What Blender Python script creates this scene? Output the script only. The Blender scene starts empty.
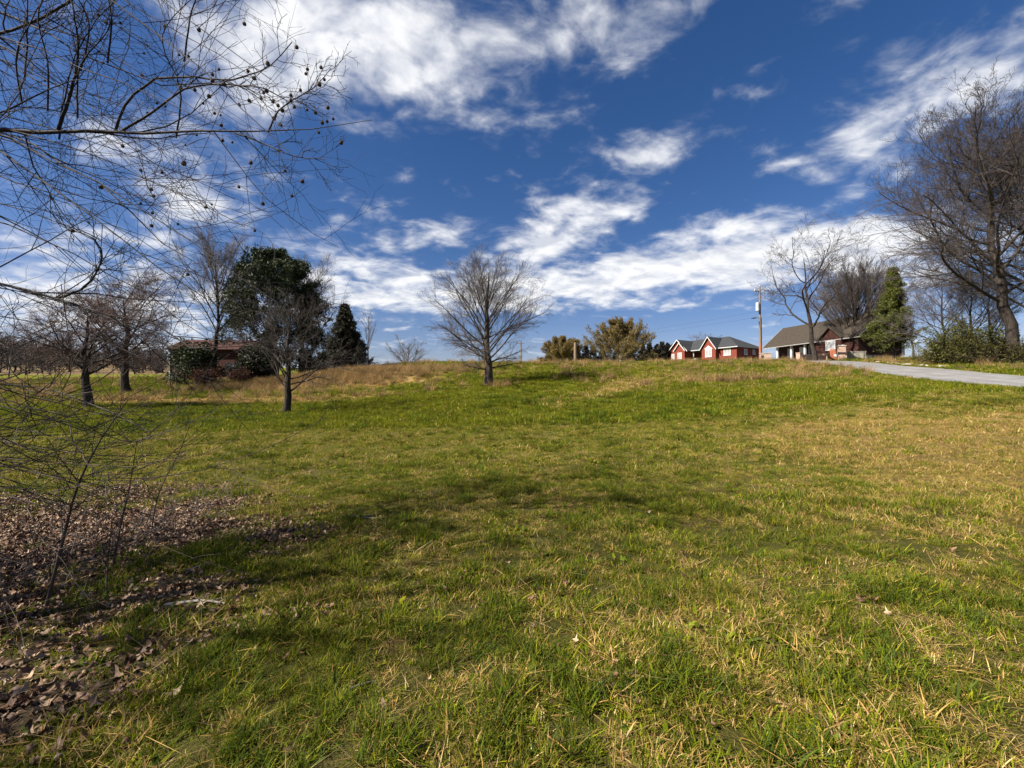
import bpy, bmesh, math, random
import numpy as np
from mathutils import Vector, Matrix
R = math.radians
SC = bpy.context.scene
COL = SC.collection
PITCH = R(1.2); FPX = 430.0; EYE = 1.6

# ------------------------------------------------------------------ camera, sky, sun, exposure
cam_data = bpy.data.cameras.new("camera"); cam = bpy.data.objects.new("camera", cam_data); COL.objects.link(cam)
cam.location = (0, 0, EYE); cam.rotation_euler = (R(90) + PITCH, 0, 0)
cam_data.sensor_width = 36; cam_data.lens = 36 * FPX / 1024; cam_data.clip_start = 0.05; cam_data.clip_end = 3000
SC.camera = cam
SUN_DIR = Vector((-0.93, -0.36, 0)).normalized(); SUN_EL = R(41)
sun_vec = Vector((SUN_DIR.x * math.cos(SUN_EL), SUN_DIR.y * math.cos(SUN_EL), math.sin(SUN_EL)))
sd = bpy.data.lights.new("sun", 'SUN'); sun = bpy.data.objects.new("sun", sd); COL.objects.link(sun)
sd.energy = 5.0; sd.angle = R(0.53); sd.color = (1.0, 0.93, 0.82)
sun.rotation_euler = sun_vec.to_track_quat('Z', 'Y').to_euler()
sun.location = (-20, -10, 30)
SC.view_settings.view_transform = 'Standard'; SC.view_settings.look = 'None'
SC.view_settings.exposure = 1.42; SC.view_settings.gamma = 1.0; SC.view_settings.use_curve_mapping = False

W = bpy.data.worlds.new("World"); SC.world = W; W.use_nodes = True
nt = W.node_tree; nt.nodes.clear()

class NB:
    """tiny helper for node graphs"""
    def __init__(s, nt): s.nt = nt; s.n = nt.nodes; s.l = nt.links
    def put(s, sock, v):
        if hasattr(v, 'is_output'): s.l.new(v, sock)
        else: sock.default_value = v
    def math(s, op, a, b=None, c=None, clamp=False):
        m = s.n.new('ShaderNodeMath'); m.operation = op; m.use_clamp = clamp
        s.put(m.inputs[0], a)
        if b is not None: s.put(m.inputs[1], b)
        if c is not None: s.put(m.inputs[2], c)
        return m.outputs[0]
    def xyz(s, x, y, z):
        m = s.n.new('ShaderNodeCombineXYZ'); s.put(m.inputs[0], x); s.put(m.inputs[1], y); s.put(m.inputs[2], z); return m.outputs[0]
    def noise(s, vec, scale, detail=4, rough=.55, dist=0.0, out=0):
        m = s.n.new('ShaderNodeTexNoise'); s.put(m.inputs['Vector'], vec)
        s.put(m.inputs['Scale'], scale); s.put(m.inputs['Detail'], detail); s.put(m.inputs['Roughness'], rough); s.put(m.inputs['Distortion'], dist)
        return m.outputs[out]
    def smooth(s, v, a, b, o0=0.0, o1=1.0):
        m = s.n.new('ShaderNodeMapRange'); m.interpolation_type = 'SMOOTHSTEP'
        s.put(m.inputs[0], v); s.put(m.inputs[1], a); s.put(m.inputs[2], b); s.put(m.inputs[3], o0); s.put(m.inputs[4], o1); return m.outputs[0]
    def mix(s, f, a, b, mode='MIX'):
        m = s.n.new('ShaderNodeMix'); m.data_type = 'RGBA'; m.blend_type = mode
        s.put(m.inputs[0], f); s.put(m.inputs[6], a if hasattr(a, 'is_output') or len(a) == 4 else (*a, 1))
        s.put(m.inputs[7], b if hasattr(b, 'is_output') or len(b) == 4 else (*b, 1)); return m.outputs[2]
    def ramp(s, v, stops):
        m = s.n.new('ShaderNodeValToRGB'); s.put(m.inputs[0], v); e = m.color_ramp.elements
        while len(e) < len(stops): e.new(0.5)
        for k, (p, c) in enumerate(stops): e[k].position = p; e[k].color = (*c, 1)
        return m.outputs[0]

b = NB(nt)
sky = nt.nodes.new('ShaderNodeTexSky'); sky.sky_type = 'NISHITA'; sky.sun_disc = False
sky.sun_elevation = SUN_EL; sky.sun_rotation = math.atan2(SUN_DIR.x, SUN_DIR.y)
sky.altitude = 300; sky.air_density = 1.0; sky.dust_density = 0.7; sky.ozone_density = 2.5
tc = nt.nodes.new('ShaderNodeTexCoord'); sep = nt.nodes.new('ShaderNodeSeparateXYZ'); nt.links.new(tc.outputs['Generated'], sep.inputs[0])
dx, dy, dz = sep.outputs
# gnomonic coordinates about the north direction: where each cloud bank stands in the sky
yc = b.math('MAXIMUM', dy, 0.06)
u = b.math('DIVIDE', dx, yc); v = b.math('DIVIDE', dz, yc)
def bank(px, py, su, sv, rot, amp):
    u0 = (px - 512) / FPX; v0 = (393 - py) / FPX; su /= FPX; sv /= FPX
    c, s_ = math.cos(R(rot)), math.sin(R(rot))
    du = b.math('SUBTRACT', u, u0); dv = b.math('SUBTRACT', v, v0)
    a = b.math('ADD', b.math('MULTIPLY', du, c / su), b.math('MULTIPLY', dv, s_ / su))
    d = b.math('ADD', b.math('MULTIPLY', du, -s_ / sv), b.math('MULTIPLY', dv, c / sv))
    r2 = b.math('ADD', b.math('MULTIPLY', a, a), b.math('MULTIPLY', d, d))
    return b.math('MULTIPLY', b.math('EXPONENT', b.math('MULTIPLY', r2, -1.0)), amp)
BANKS = [(370, 32, 200, 64, 6, .43), (250, 30, 90, 70, 0, .32), (560, 22, 180, 40, 10, .30), (430, 75, 90, 22, 0, .12), (935, 108, 110, 28, 20, .40), (1010, 60, 60, 36, 20, .26),
         (630, 160, 62, 24, 6, .36), (735, 128, 40, 14, -10, .24), (690, 150, 50, 12, 6, .12), (572, 216, 58, 24, 16, .40), (535, 243, 46, 20, 10, .34), (630, 215, 30, 12, 20, .2), (385, 288, 100, 36, 4, .44), (330, 262, 60, 20, 8, .2), (455, 228, 42, 12, 5, .26), (500, 290, 70, 22, 8, .3),
         (600, 285, 120, 24, 6, .46), (640, 250, 60, 14, 14, .22), (720, 262, 100, 28, 8, .44), (740, 225, 55, 14, 16, .34), (840, 245, 100, 24, 6, .44), (930, 255, 120, 42, 0, .40), (150, 310, 160, 45, 0, .30), (30, 300, 150, 60, 0, .30),
         (200, 205, 110, 30, 10, .30), (140, 150, 80, 40, 0, .22), (360, 215, 40, 10, 12, .18), (880, 60, 40, 16, 35, .2), (780, 165, 50, 10, 14, .22), (830, 205, 40, 9, 10, .22), (470, 140, 26, 14, 60, .16),
         (60, 60, 90, 30, 0, -.06), (640, 95, 150, 36, 8, -.10), (430, 165, 110, 40, 0, -.10), (560, 325, 260, 12, 0, -.2), (690, 195, 90, 16, 14, -.12), (470, 258, 50, 12, 0, -.08)]
cov = 0.0
for bk in BANKS: cov = b.math('ADD', cov, bank(*bk))
front = b.smooth(dy, 0.02, 0.2)
cov = b.math('ADD', b.math('MULTIPLY', cov, front), b.math('MULTIPLY', b.math('SUBTRACT', 1.0, front), 0.16))
zc = b.math('ADD', b.math('MAXIMUM', dz, 0.0), 0.22)
plane = b.xyz(b.math('DIVIDE', dx, zc), b.math('DIVIDE', dy, zc), 0.0)
mp = nt.nodes.new('ShaderNodeMapping'); mp.vector_type = 'POINT'; nt.links.new(plane, mp.inputs[0])
mp.inputs['Rotation'].default_value = (0, 0, R(-35)); mp.inputs['Scale'].default_value = (1.0, 1.2, 1.0)
n1 = b.noise(mp.outputs[0], 4.2, 7, .56, .3)
n2 = b.noise(mp.outputs[0], 11.0, 5, .5, .5)
n4 = b.noise(mp.outputs[0], 26.0, 5, .65, .1)
den = b.math('ADD', b.math('ADD', b.math('ADD', b.math('MULTIPLY', n1, 1.5), b.math('MULTIPLY', n2, 0.68)), b.math('MULTIPLY', n4, .12)), b.math('SUBTRACT', cov, 0.625))
mask = b.math('POWER', b.smooth(den, 0.52, 1.20), 1.35)
# the undersides: a second lookup shifted towards the sun
sh = nt.nodes.new('ShaderNodeVectorMath'); sh.operation = 'ADD'; nt.links.new(mp.outputs[0], sh.inputs[0]); sh.inputs[1].default_value = (.05, .035, 0)
n3 = b.noise(sh.outputs[0], 4.2, 7, .56, .3)
lit = b.smooth(b.math('SUBTRACT', n1, n3), -0.13, 0.10)
thick = b.smooth(den, 0.95, 1.35)
cc = b.mix(b.math('MULTIPLY', b.math('SUBTRACT', 1.0, lit), b.math('ADD', .45, b.math('MULTIPLY', thick, .4))), (7.6, 7.65, 7.8), (3.9, 4.25, 5.1))
hs = nt.nodes.new('ShaderNodeHueSaturation'); nt.links.new(sky.outputs[0], hs.inputs['Color']); hs.inputs['Saturation'].default_value = 1.3; hs.inputs['Value'].default_value = 0.72
tint = b.mix(1.0, hs.outputs[0], (1.16, .94, 1.06), 'MULTIPLY')
skyc = b.mix(b.math('MULTIPLY', mask, 0.97), tint, cc)
bg = nt.nodes.new('ShaderNodeBackground'); nt.links.new(skyc, bg.inputs[0]); bg.inputs[1].default_value = 0.051
wo = nt.nodes.new('ShaderNodeOutputWorld'); nt.links.new(bg.outputs[0], wo.inputs[0])
W.cycles.sampling_method = 'MANUAL'; W.cycles.sample_map_resolution = 512
SC.cycles.max_bounces = 6; SC.cycles.transparent_max_bounces = 8

# ------------------------------------------------------------------ helpers
def at(px, py, Y):
    """the point seen at picture position (px, py), Y metres ahead"""
    xc = (px - 512) / FPX; y = (384 - py) / FPX
    d = np.array([xc, math.cos(PITCH) - y * math.sin(PITCH), math.sin(PITCH) + y * math.cos(PITCH)])
    return np.array([0, 0, EYE]) + d * (Y / d[1])
def tag(o, label=None, cat=None, group=None, kind=None):
    if label: o['label'] = label
    if cat: o['category'] = cat
    if group: o['group'] = group
    if kind: o['kind'] = kind
    return o
def empty(name, loc, rz=0, label=None, cat=None, group=None):
    o = bpy.data.objects.new(name, None); COL.objects.link(o); o.location = loc; o.rotation_euler = (0, 0, rz); o.empty_display_size = .2
    return tag(o, label, cat, group)
def mesh(name, V, faces, mat=None, parent=None, smooth=True, attrs=None, link=True):
    """faces: list of int arrays (n,3) / (n,4)"""
    V = np.asarray(V, dtype=np.float32).reshape(-1, 3)
    me = bpy.data.meshes.new(name); me.vertices.add(len(V)); me.vertices.foreach_set('co', V.ravel())
    fl = [np.asarray(f, dtype=np.int32) for f in faces if len(f)]
    tot = np.concatenate([np.full(len(f), f.shape[1], np.int32) for f in fl]); idx = np.concatenate([f.ravel() for f in fl])
    me.loops.add(len(idx)); me.loops.foreach_set('vertex_index', idx)
    me.polygons.add(len(tot)); st = np.zeros(len(tot), np.int32); st[1:] = np.cumsum(tot)[:-1]
    me.polygons.foreach_set('loop_start', st)
    me.polygons.foreach_set('use_smooth', np.full(len(tot), smooth, bool))
    if attrs:
        for k, a in attrs.items():
            a = np.asarray(a, np.float32)
            if a.ndim == 1: me.attributes.new(k, 'FLOAT', 'POINT').data.foreach_set('value', a)
            else: me.attributes.new(k, 'FLOAT_COLOR', 'POINT').data.foreach_set('color', np.c_[a, np.ones(len(a))].astype(np.float32).ravel())
    me.update(calc_edges=True); me.validate()
    if mat: me.materials.append(mat)
    o = bpy.data.objects.new(name, me)
    if link: COL.objects.link(o)
    if parent: o.parent = parent
    return o

# value noise for placing things
_rng = np.random.default_rng(7); _T = _rng.random((256, 256))
def vnoise(x, y, s, seed=0):
    x = np.asarray(x) / s + seed * 17.3; y = np.asarray(y) / s + seed * 9.1
    xi = np.floor(x).astype(int); yi = np.floor(y).astype(int); fx = x - xi; fy = y - yi
    fx = fx * fx * (3 - 2 * fx); fy = fy * fy * (3 - 2 * fy)
    g = lambda a, c: _T[a % 256, c % 256]
    return (g(xi, yi) * (1 - fx) + g(xi + 1, yi) * fx) * (1 - fy) + (g(xi, yi + 1) * (1 - fx) + g(xi + 1, yi + 1) * fx) * fy
def fbm(x, y, s, o=4, seed=0):
    t = 0; a = .5; n = 0
    for k in range(o): t = t + a * vnoise(x, y, s / 2 ** k, seed + k * 3); n += a; a *= .55
    return t / n

# ------------------------------------------------------------------ materials
def new_mat(name):
    m = bpy.data.materials.new(name); m.use_nodes = True; n = m.node_tree.nodes; p = n['Principled BSDF']; p.inputs['Specular IOR Level'].default_value = .25
    return m, NB(m.node_tree), p
def obj_vec(bb): return bb.n.new('ShaderNodeTexCoord').outputs['Object']
def geo_pos(bb): return bb.n.new('ShaderNodeNewGeometry').outputs['Position']
def attr(bb, name): a = bb.n.new('ShaderNodeAttribute'); a.attribute_name = name; return a
def bump(bb, p, h, strength=.3, dist=.02):
    m = bb.n.new('ShaderNodeBump'); m.inputs['Strength'].default_value = strength; m.inputs['Distance'].default_value = dist
    bb.put(m.inputs['Height'], h); bb.l.new(m.outputs[0], p.inputs['Normal'])
def mat_noise(name, c1, c2, scale=3, rough=.85, detail=6, bmp=0.0, stretch=None, spec=.25):
    m, bb, p = new_mat(name); vv = obj_vec(bb)
    if stretch:
        mm = bb.n.new('ShaderNodeMapping'); bb.l.new(vv, mm.inputs[0]); mm.inputs['Scale'].default_value = stretch; vv = mm.outputs[0]
    nz = bb.noise(vv, scale, detail, .6)
    bb.put(p.inputs['Base Color'], bb.mix(bb.smooth(nz, .3, .7), c1, c2)); p.inputs['Roughness'].default_value = rough; p.inputs['Specular IOR Level'].default_value = spec
    if bmp: bump(bb, p, nz, bmp)
    return m
def mat_bark(name, dark, light, scale=9): return mat_noise(name, dark, light, scale, .9, 6, .6, (1, 1, .25), .15)
BARK_GREY = mat_bark('bark_grey', (.036, .029, .024), (.10, .082, .068))
BARK_DARK = mat_bark('bark_dark', (.018, .0145, .012), (.052, .042, .035))
BARK_RED = mat_bark('bark_reddish', (.05, .032, .026), (.12, .078, .062))
BARK_PALE = mat_bark('bark_pale', (.12, .105, .09), (.28, .25, .21))
TWIG_GREY = mat_noise('twig_grey', (.06, .049, .043), (.125, .104, .092), 4)
TWIG_DARK = mat_noise('twig_dark', (.03, .024, .022), (.075, .06, .054), 4)
TWIG_BACKLIT = mat_noise('twig_backlit', (.012, .010, .010), (.04, .032, .03), 4)  # backlit darkness of the upper overhanging limbs, put into the colour
TWIG_RED = mat_noise('twig_reddish', (.055, .031, .024), (.115, .068, .055), 4)
TWIG_PALE = mat_noise('twig_pale', (.16, .14, .12), (.30, .265, .23), 4)
def mat_leaf(name, c1, c2, trans=.25, rough=.6):
    m, bb, p = new_mat(name); a = attr(bb, 'tint')
    col = bb.mix(a.outputs['Fac'], c1, c2); bb.put(p.inputs['Base Color'], col); p.inputs['Roughness'].default_value = rough; p.inputs['Specular IOR Level'].default_value = .2
    t = bb.n.new('ShaderNodeBsdfTranslucent'); bb.l.new(col, t.inputs[0]); mx = bb.n.new('ShaderNodeMixShader'); mx.inputs[0].default_value = trans
    out = bb.n['Material Output']; bb.l.new(p.outputs[0], mx.inputs[1]); bb.l.new(t.outputs[0], mx.inputs[2]); bb.l.new(mx.outputs[0], out.inputs[0])
    return m
LEAF_PINE = mat_leaf('pine_needles', (.014, .024, .009), (.045, .06, .02), .12)
LEAF_CEDAR_DARK = mat_leaf('dark_cedar_sprays', (.012, .016, .009), (.04, .036, .018), .1)
LEAF_CEDAR = mat_leaf('green_cedar_sprays', (.03, .042, .008), (.115, .125, .022), .2)
LEAF_GOLD = mat_leaf('golden_young_leaves', (.10, .074, .02), (.23, .165, .05), .3)
LEAF_BUSH = mat_leaf('bush_leaves', (.04, .045, .012), (.13, .125, .03), .25)
LEAF_RED = mat_leaf('dead_brown_leaves', (.06, .025, .015), (.14, .06, .035), .2)
LEAF_CONIFER = mat_leaf('conifer_row_needles', (.010, .011, .008), (.035, .028, .018), .1)

# ------------------------------------------------------------------ terrain
CTRL = []
def g(px, py, Y): CTRL.append(tuple(at(px, py, Y)))
def w(x, y, z): CTRL.append((x, y, z))
for p in [(0, 0, 0), (0, -8, -.1), (-12, -8, -.5), (12, -8, .3), (0, 2, 0), (-3, 2.2, -.02), (3, 2.2, .03), (-8, 2, -.3), (-14, 3, -.5), (7, 2, .15), (15, 0, .5), (22, 5, .75),
          (-7, 7, -.32), (0, 6, -.02), (6, 6, .08), (-16, 10, -.45), (19, 12, 1.1), (-30, 5, -.9), (-30, 15, -.3)]: w(*p)
for p in [(150, 460, 12), (350, 470, 10), (512, 450, 13), (512, 410, 22), (700, 420, 17.5), (850, 420, 15), (1000, 420, 12.5), (700, 390, 28), (850, 385, 22.5),
          (600, 380, 33), (488, 385, 33), (285, 414, 24), (90, 408, 26), (200, 401, 31), (60, 386, 45), (200, 383, 48), (330, 381, 44), (400, 384, 38), (390, 366, 50), (450, 363, 52), (540, 363.5, 58),
          (620, 363, 60), (700, 361.5, 62), (760, 361.5, 58), (300, 378, 50), (40, 375, 100), (-60, 378, 80), (120, 377, 70), (240, 376, 75),
          (1024, 390, 20), (962, 384, 24), (909, 378, 29.2), (859, 369.5, 36.4), (799, 361, 52), (1024, 376.5, 26.8), (962, 371, 32.3), (909, 366.5, 39.1), (831, 361, 56.7),
          (1018, 365, 34), (940, 365, 40), (890, 361, 50), (850, 360, 57), (790, 359.5, 66), (860, 359, 62), (715, 361.8, 92), (676, 361.8, 98), (757, 361.5, 88), (770, 360, 76)]: g(*p)
for p in [(-140, 352, 190), (0, 354, 190), (110, 358, 190), (180, 364, 190), (-140, 374, 105)]: g(*p)
for p in [(-60, 190, 9), (-160, 260, 18), (0, 78, 5.6), (-20, 75, 4.9), (20, 80, 6.4), (0, 110, 5.0), (60, 110, 8), (40, 130, 7.5), (-40, 130, 6.8), (-90, 130, 8), (-140, 100, 6), (-80, 60, 3), (-60, 20, -.4), (-60, -20, -2),
          (70, 70, 7.2), (70, 40, 5.0), (45, 10, 1.5), (60, -20, .5), (90, 90, 8), (0, -50, -1.5), (-300, 200, 9), (-200, 420, 12), (0, 420, 5), (220, 420, 8), (420, 200, 8), (320, 0, 3), (-320, 0, -1), (0, -220, -5), (-220, -220, -6), (220, -220, -2),
          (-600, 700, 12), (600, 700, 8), (0, 800, 6), (-700, -100, 0), (700, -100, 0), (0, -700, -6)]: w(*p)
CP = np.array(CTRL); _P = CP[:, :2]
def _k(r2): return 0.5 * r2 * np.log(r2 + 1e-9)
def _tps():
    n = len(CP); d2 = ((_P[:, None] - _P[None]) ** 2).sum(-1)
    A = np.zeros((n + 3, n + 3)); A[:n, :n] = _k(d2) + np.eye(n) * 2.0; A[:n, n] = 1; A[:n, n + 1:] = _P; A[n, :n] = 1; A[n + 1:, :n] = _P.T
    return np.linalg.solve(A, np.r_[CP[:, 2], 0, 0, 0])
_w = _tps()
def H0(x, y):
    x = np.asarray(x, float); y = np.asarray(y, float); sh_ = x.shape; q = np.stack([x.ravel(), y.ravel()], 1); out = np.empty(len(q))
    for s in range(0, len(q), 20000):
        qq = q[s:s + 20000]; d2 = ((qq[:, None] - _P[None]) ** 2).sum(-1)
        out[s:s + 20000] = _k(d2) @ _w[:-3] + _w[-3] + qq @ _w[-2:]
    return out.reshape(sh_)
ROAD_W = 5.6
def road_off(x, y): return (np.asarray(x) - (17 + .34 * np.asarray(y))) * 0.9468     # metres to the right of the near edge
def H(x, y):
    x = np.asarray(x, float); y = np.asarray(y, float)
    z = H0(x, y); o = road_off(x, y)
    on = np.clip((o + .3) / .5, 0, 1) * np.clip((ROAD_W + .3 - o) / .5, 0, 1)
    off = 1 - np.clip((o + 1.5) / 1.5, 0, 1) * np.clip((ROAD_W + 1.5 - o) / 1.5, 0, 1)
    r = np.hypot(x, y); near = np.clip(1.4 - r / 60, 0, 1)
    z = z + ((fbm(x, y, 3.2, 3, 5) - .5) * .16 + (fbm(x, y, .7, 3, 9) - .5) * .07 * np.clip(1.5 - r / 14, 0, 1)) * near * off
    # the rough bank of dead grass under the conifers
    z = z + .9 * np.exp(-(((x + 17.5) / 7) ** 2 + ((y - 43) / 2.2) ** 2)) * (.6 + .8 * fbm(x, y, 2.5, 3, 2))
    return z - .10 * on
def hz(x, y): return float(H(np.array([x]), np.array([y]))[0])
def ground_at(px, Y):
    x = (px - 512) / FPX * Y * 1.0; return np.array([x, Y, hz(x, Y)])

# masks shared by the ground and by what grows on it
def G2(x, y, cx, cy, sx, sy, rot=0):
    c, s = math.cos(R(rot)), math.sin(R(rot)); a = (x - cx) * c + (y - cy) * s; d = -(x - cx) * s + (y - cy) * c
    return np.exp(-((a / sx) ** 2 + (d / sy) ** 2))
def dry_mask(x, y):
    n = fbm(x, y, 5.0, 4, 11); n2 = fbm(x, y, 1.3, 3, 21)
    m = -.06 + (n - .5) * .85 + (n2 - .5) * .75
    m = m + 1.5 * G2(x, y, 11.5, 11.0, 5.4, 4.6, 20) * (.2 + 1.5 * fbm(x, y, 1.3, 3, 15)) + .6 * G2(x, y, 8, 6, 4, 3) + .75 * G2(x, y, 6, 28, 9, 1.5, 48) + 1.5 * G2(x, y, -21, 31, 11, 2.0, 3) + 1.0 * G2(x, y, -13, 39, 7, 3, 10)
    m = m + .45 * G2(x, y, 2.2, 1.9, 2.2, .8) + .25 * G2(x, y, 15, 52, 40, 9) + .18 * np.clip((x - 3) / 12, 0, 1) + .25 * G2(x, y, .8, 6.5, 1.2, 1.0)
    m = m - .25 * G2(x, y, -8, 16, 9, 8) - .2 * G2(x, y, 6, 15, 4, 3)
    return np.clip(m, 0, 1)
def litter_mask(x, y):
    e = (-.85 - .39 * y) - x + (fbm(x, y, 1.1, 4, 31) - .5) * 4.0
    m = np.clip(e / 1.3 + .1, 0, 1) * np.clip((8.6 - y + (fbm(x, y, 1.5, 4, 33) - .5) * 5) / 1.8, 0, 1)
    return np.clip(m, 0, 1)
def bank_mask(x, y):
    return np.clip(2.0 * np.clip((y - 98) / 12, 0, 1) * np.clip((-.55 * y - x) / 8, 0, 1) + 1.6 * G2(x, y, -17, 42.5, 8.5, 3.0, 8) + (fbm(x, y, 2, 3, 41) - .5) * .6, 0, 1)

def sinh_axis(lo, hi, n, s, c=0):
    t = np.linspace(math.asinh((lo - c) / s), math.asinh((hi - c) / s), n); return c + np.sinh(t) * s
gx = sinh_axis(-900, 900, 560, 9.0); gy = sinh_axis(-300, 1200, 640, 9.0, 5)
GX, GY = np.meshgrid(gx, gy); GZ = H(GX, GY)
nx, ny = len(gx), len(gy); ii = np.arange(nx * ny).reshape(ny, nx)
quads = np.stack([ii[:-1, :-1], ii[:-1, 1:], ii[1:, 1:], ii[1:, :-1]], -1).reshape(-1, 4)
m_ground, bb, p = new_mat('meadow_ground')
pos = geo_pos(bb); dry = attr(bb, 'dry').outputs['Fac']; lit_ = attr(bb, 'litter').outputs['Fac']; bnk = attr(bb, 'bank').outputs['Fac']
na = bb.noise(pos, 14, 6, .7); nb_ = bb.noise(pos, 1.7, 5, .6); nc = bb.noise(pos, 60, 4, .7)
green = bb.mix(bb.smooth(na, .3, .7), (.07, .088, .005), (.125, .142, .007))
green = bb.mix(bb.smooth(nb_, .35, .7), green, (.115, .118, .010))
tan = bb.mix(bb.smooth(na, .3, .7), (.22, .15, .05), (.38, .255, .09))
dm = bb.smooth(bb.math('ADD', dry, bb.math('MULTIPLY', bb.math('SUBTRACT', na, .5), .7)), .30, .9)
c0 = bb.mix(dm, green, tan)
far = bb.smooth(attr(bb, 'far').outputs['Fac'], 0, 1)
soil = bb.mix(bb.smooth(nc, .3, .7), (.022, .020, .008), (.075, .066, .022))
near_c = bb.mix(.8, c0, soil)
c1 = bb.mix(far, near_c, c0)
c1 = bb.mix(bnk, c1, bb.mix(bb.smooth(na, .3, .7), (.11, .075, .04), (.22, .16, .085)))
litc = bb.mix(bb.smooth(na, .3, .7), (.04, .028, .02), (.13, .09, .065))
c2 = bb.mix(lit_, c1, litc)
bb.put(p.inputs['Base Color'], c2); p.inputs['Roughness'].default_value = .95; p.inputs['Specular IOR Level'].default_value = .05
bump(bb, p, bb.math('ADD', nc, bb.math('MULTIPLY', na, 2.0)), .8, .04)
fx, fy = GX.ravel(), GY.ravel()
ground = mesh('ground', np.stack([fx, fy, GZ.ravel()], 1), [quads], m_ground, attrs={
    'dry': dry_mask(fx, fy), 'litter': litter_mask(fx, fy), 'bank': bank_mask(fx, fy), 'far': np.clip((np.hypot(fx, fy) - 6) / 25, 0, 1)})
tag(ground, kind='structure')

# road: pale worn asphalt climbing the right side
ty = np.arange(-60, 120.01, 0.75); tw = np.linspace(-.08, ROAD_W + .08, 13)
TY, TWW = np.meshgrid(ty, tw, indexing='ij')
wob = (vnoise(TY, TY * 0, 2.3, 3) - .5) * .5 + (vnoise(TY, TY * 0, .8, 5) - .5) * .3
RX = 17 + .34 * TY + (TWW + np.where(TWW < .1, wob, 0) + np.where(TWW > ROAD_W - .1, -wob, 0)) / .9468 * 0.9 ; RY = TY - (TWW) * .0
RX = 17 + .34 * TY + (TWW + np.where(TWW < .1, wob, 0) - np.where(TWW > ROAD_W - .1, wob, 0)) / .9468
RZ = H0(RX, RY) + .02 + .05 * np.sin(np.pi * np.clip(TWW / ROAD_W, 0, 1))
ii = np.arange(RX.size).reshape(RX.shape)
m_road, bb, p = new_mat('worn_asphalt'); pos = geo_pos(bb)
n1_ = bb.noise(pos, .6, 5, .6); n2_ = bb.noise(pos, 40, 3, .7); n3_ = bb.noise(pos, 3.5, 6, .65, 1.5)
rc = bb.mix(bb.smooth(n1_, .3, .7), (.15, .146, .145), (.25, .243, .235)); ac = attr(bb, 'across').outputs['Fac']
trk = bb.math('ABSOLUTE', bb.math('SINE', bb.math('MULTIPLY', ac, 12.566))); rc = bb.mix(bb.math('MULTIPLY', bb.smooth(trk, .3, 1.0), .35), rc, (.14, .135, .13)); edge = bb.smooth(bb.math('ADD', bb.math('ABSOLUTE', bb.math('SUBTRACT', ac, .5)), bb.math('MULTIPLY', bb.math('SUBTRACT', n3_, .5), .25)), .42, .5); rc = bb.mix(bb.math('MULTIPLY', edge, .6), rc, (.17, .13, .085)); rc = bb.mix(bb.math('MULTIPLY', bb.smooth(n2_, .35, .75), .4), rc, (.11, .11, .11))
rc = bb.mix(bb.math('MULTIPLY', bb.smooth(n3_, .60, .64), .6), rc, (.10, .095, .09)); rc = bb.mix(bb.math('MULTIPLY', bb.smooth(bb.noise(pos, 1.3, 3, .5, 3.0), .495, .505), bb.math('MULTIPLY', bb.smooth(bb.noise(pos, 1.3, 3, .5, 3.0), .515, .505), .8)), rc, (.05, .05, .05))
bb.put(p.inputs['Base Color'], rc); p.inputs['Roughness'].default_value = .85; bump(bb, p, n2_, .4, .01)
road = mesh('road', np.stack([RX, RY, RZ], -1).reshape(-1, 3), [np.stack([ii[:-1, :-1], ii[:-1, 1:], ii[1:, 1:], ii[1:, :-1]], -1).reshape(-1, 4)[:, ::-1]], m_road, attrs={'across': np.clip(TWW / ROAD_W, 0, 1).ravel()})
tag(road, kind='structure')

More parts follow.
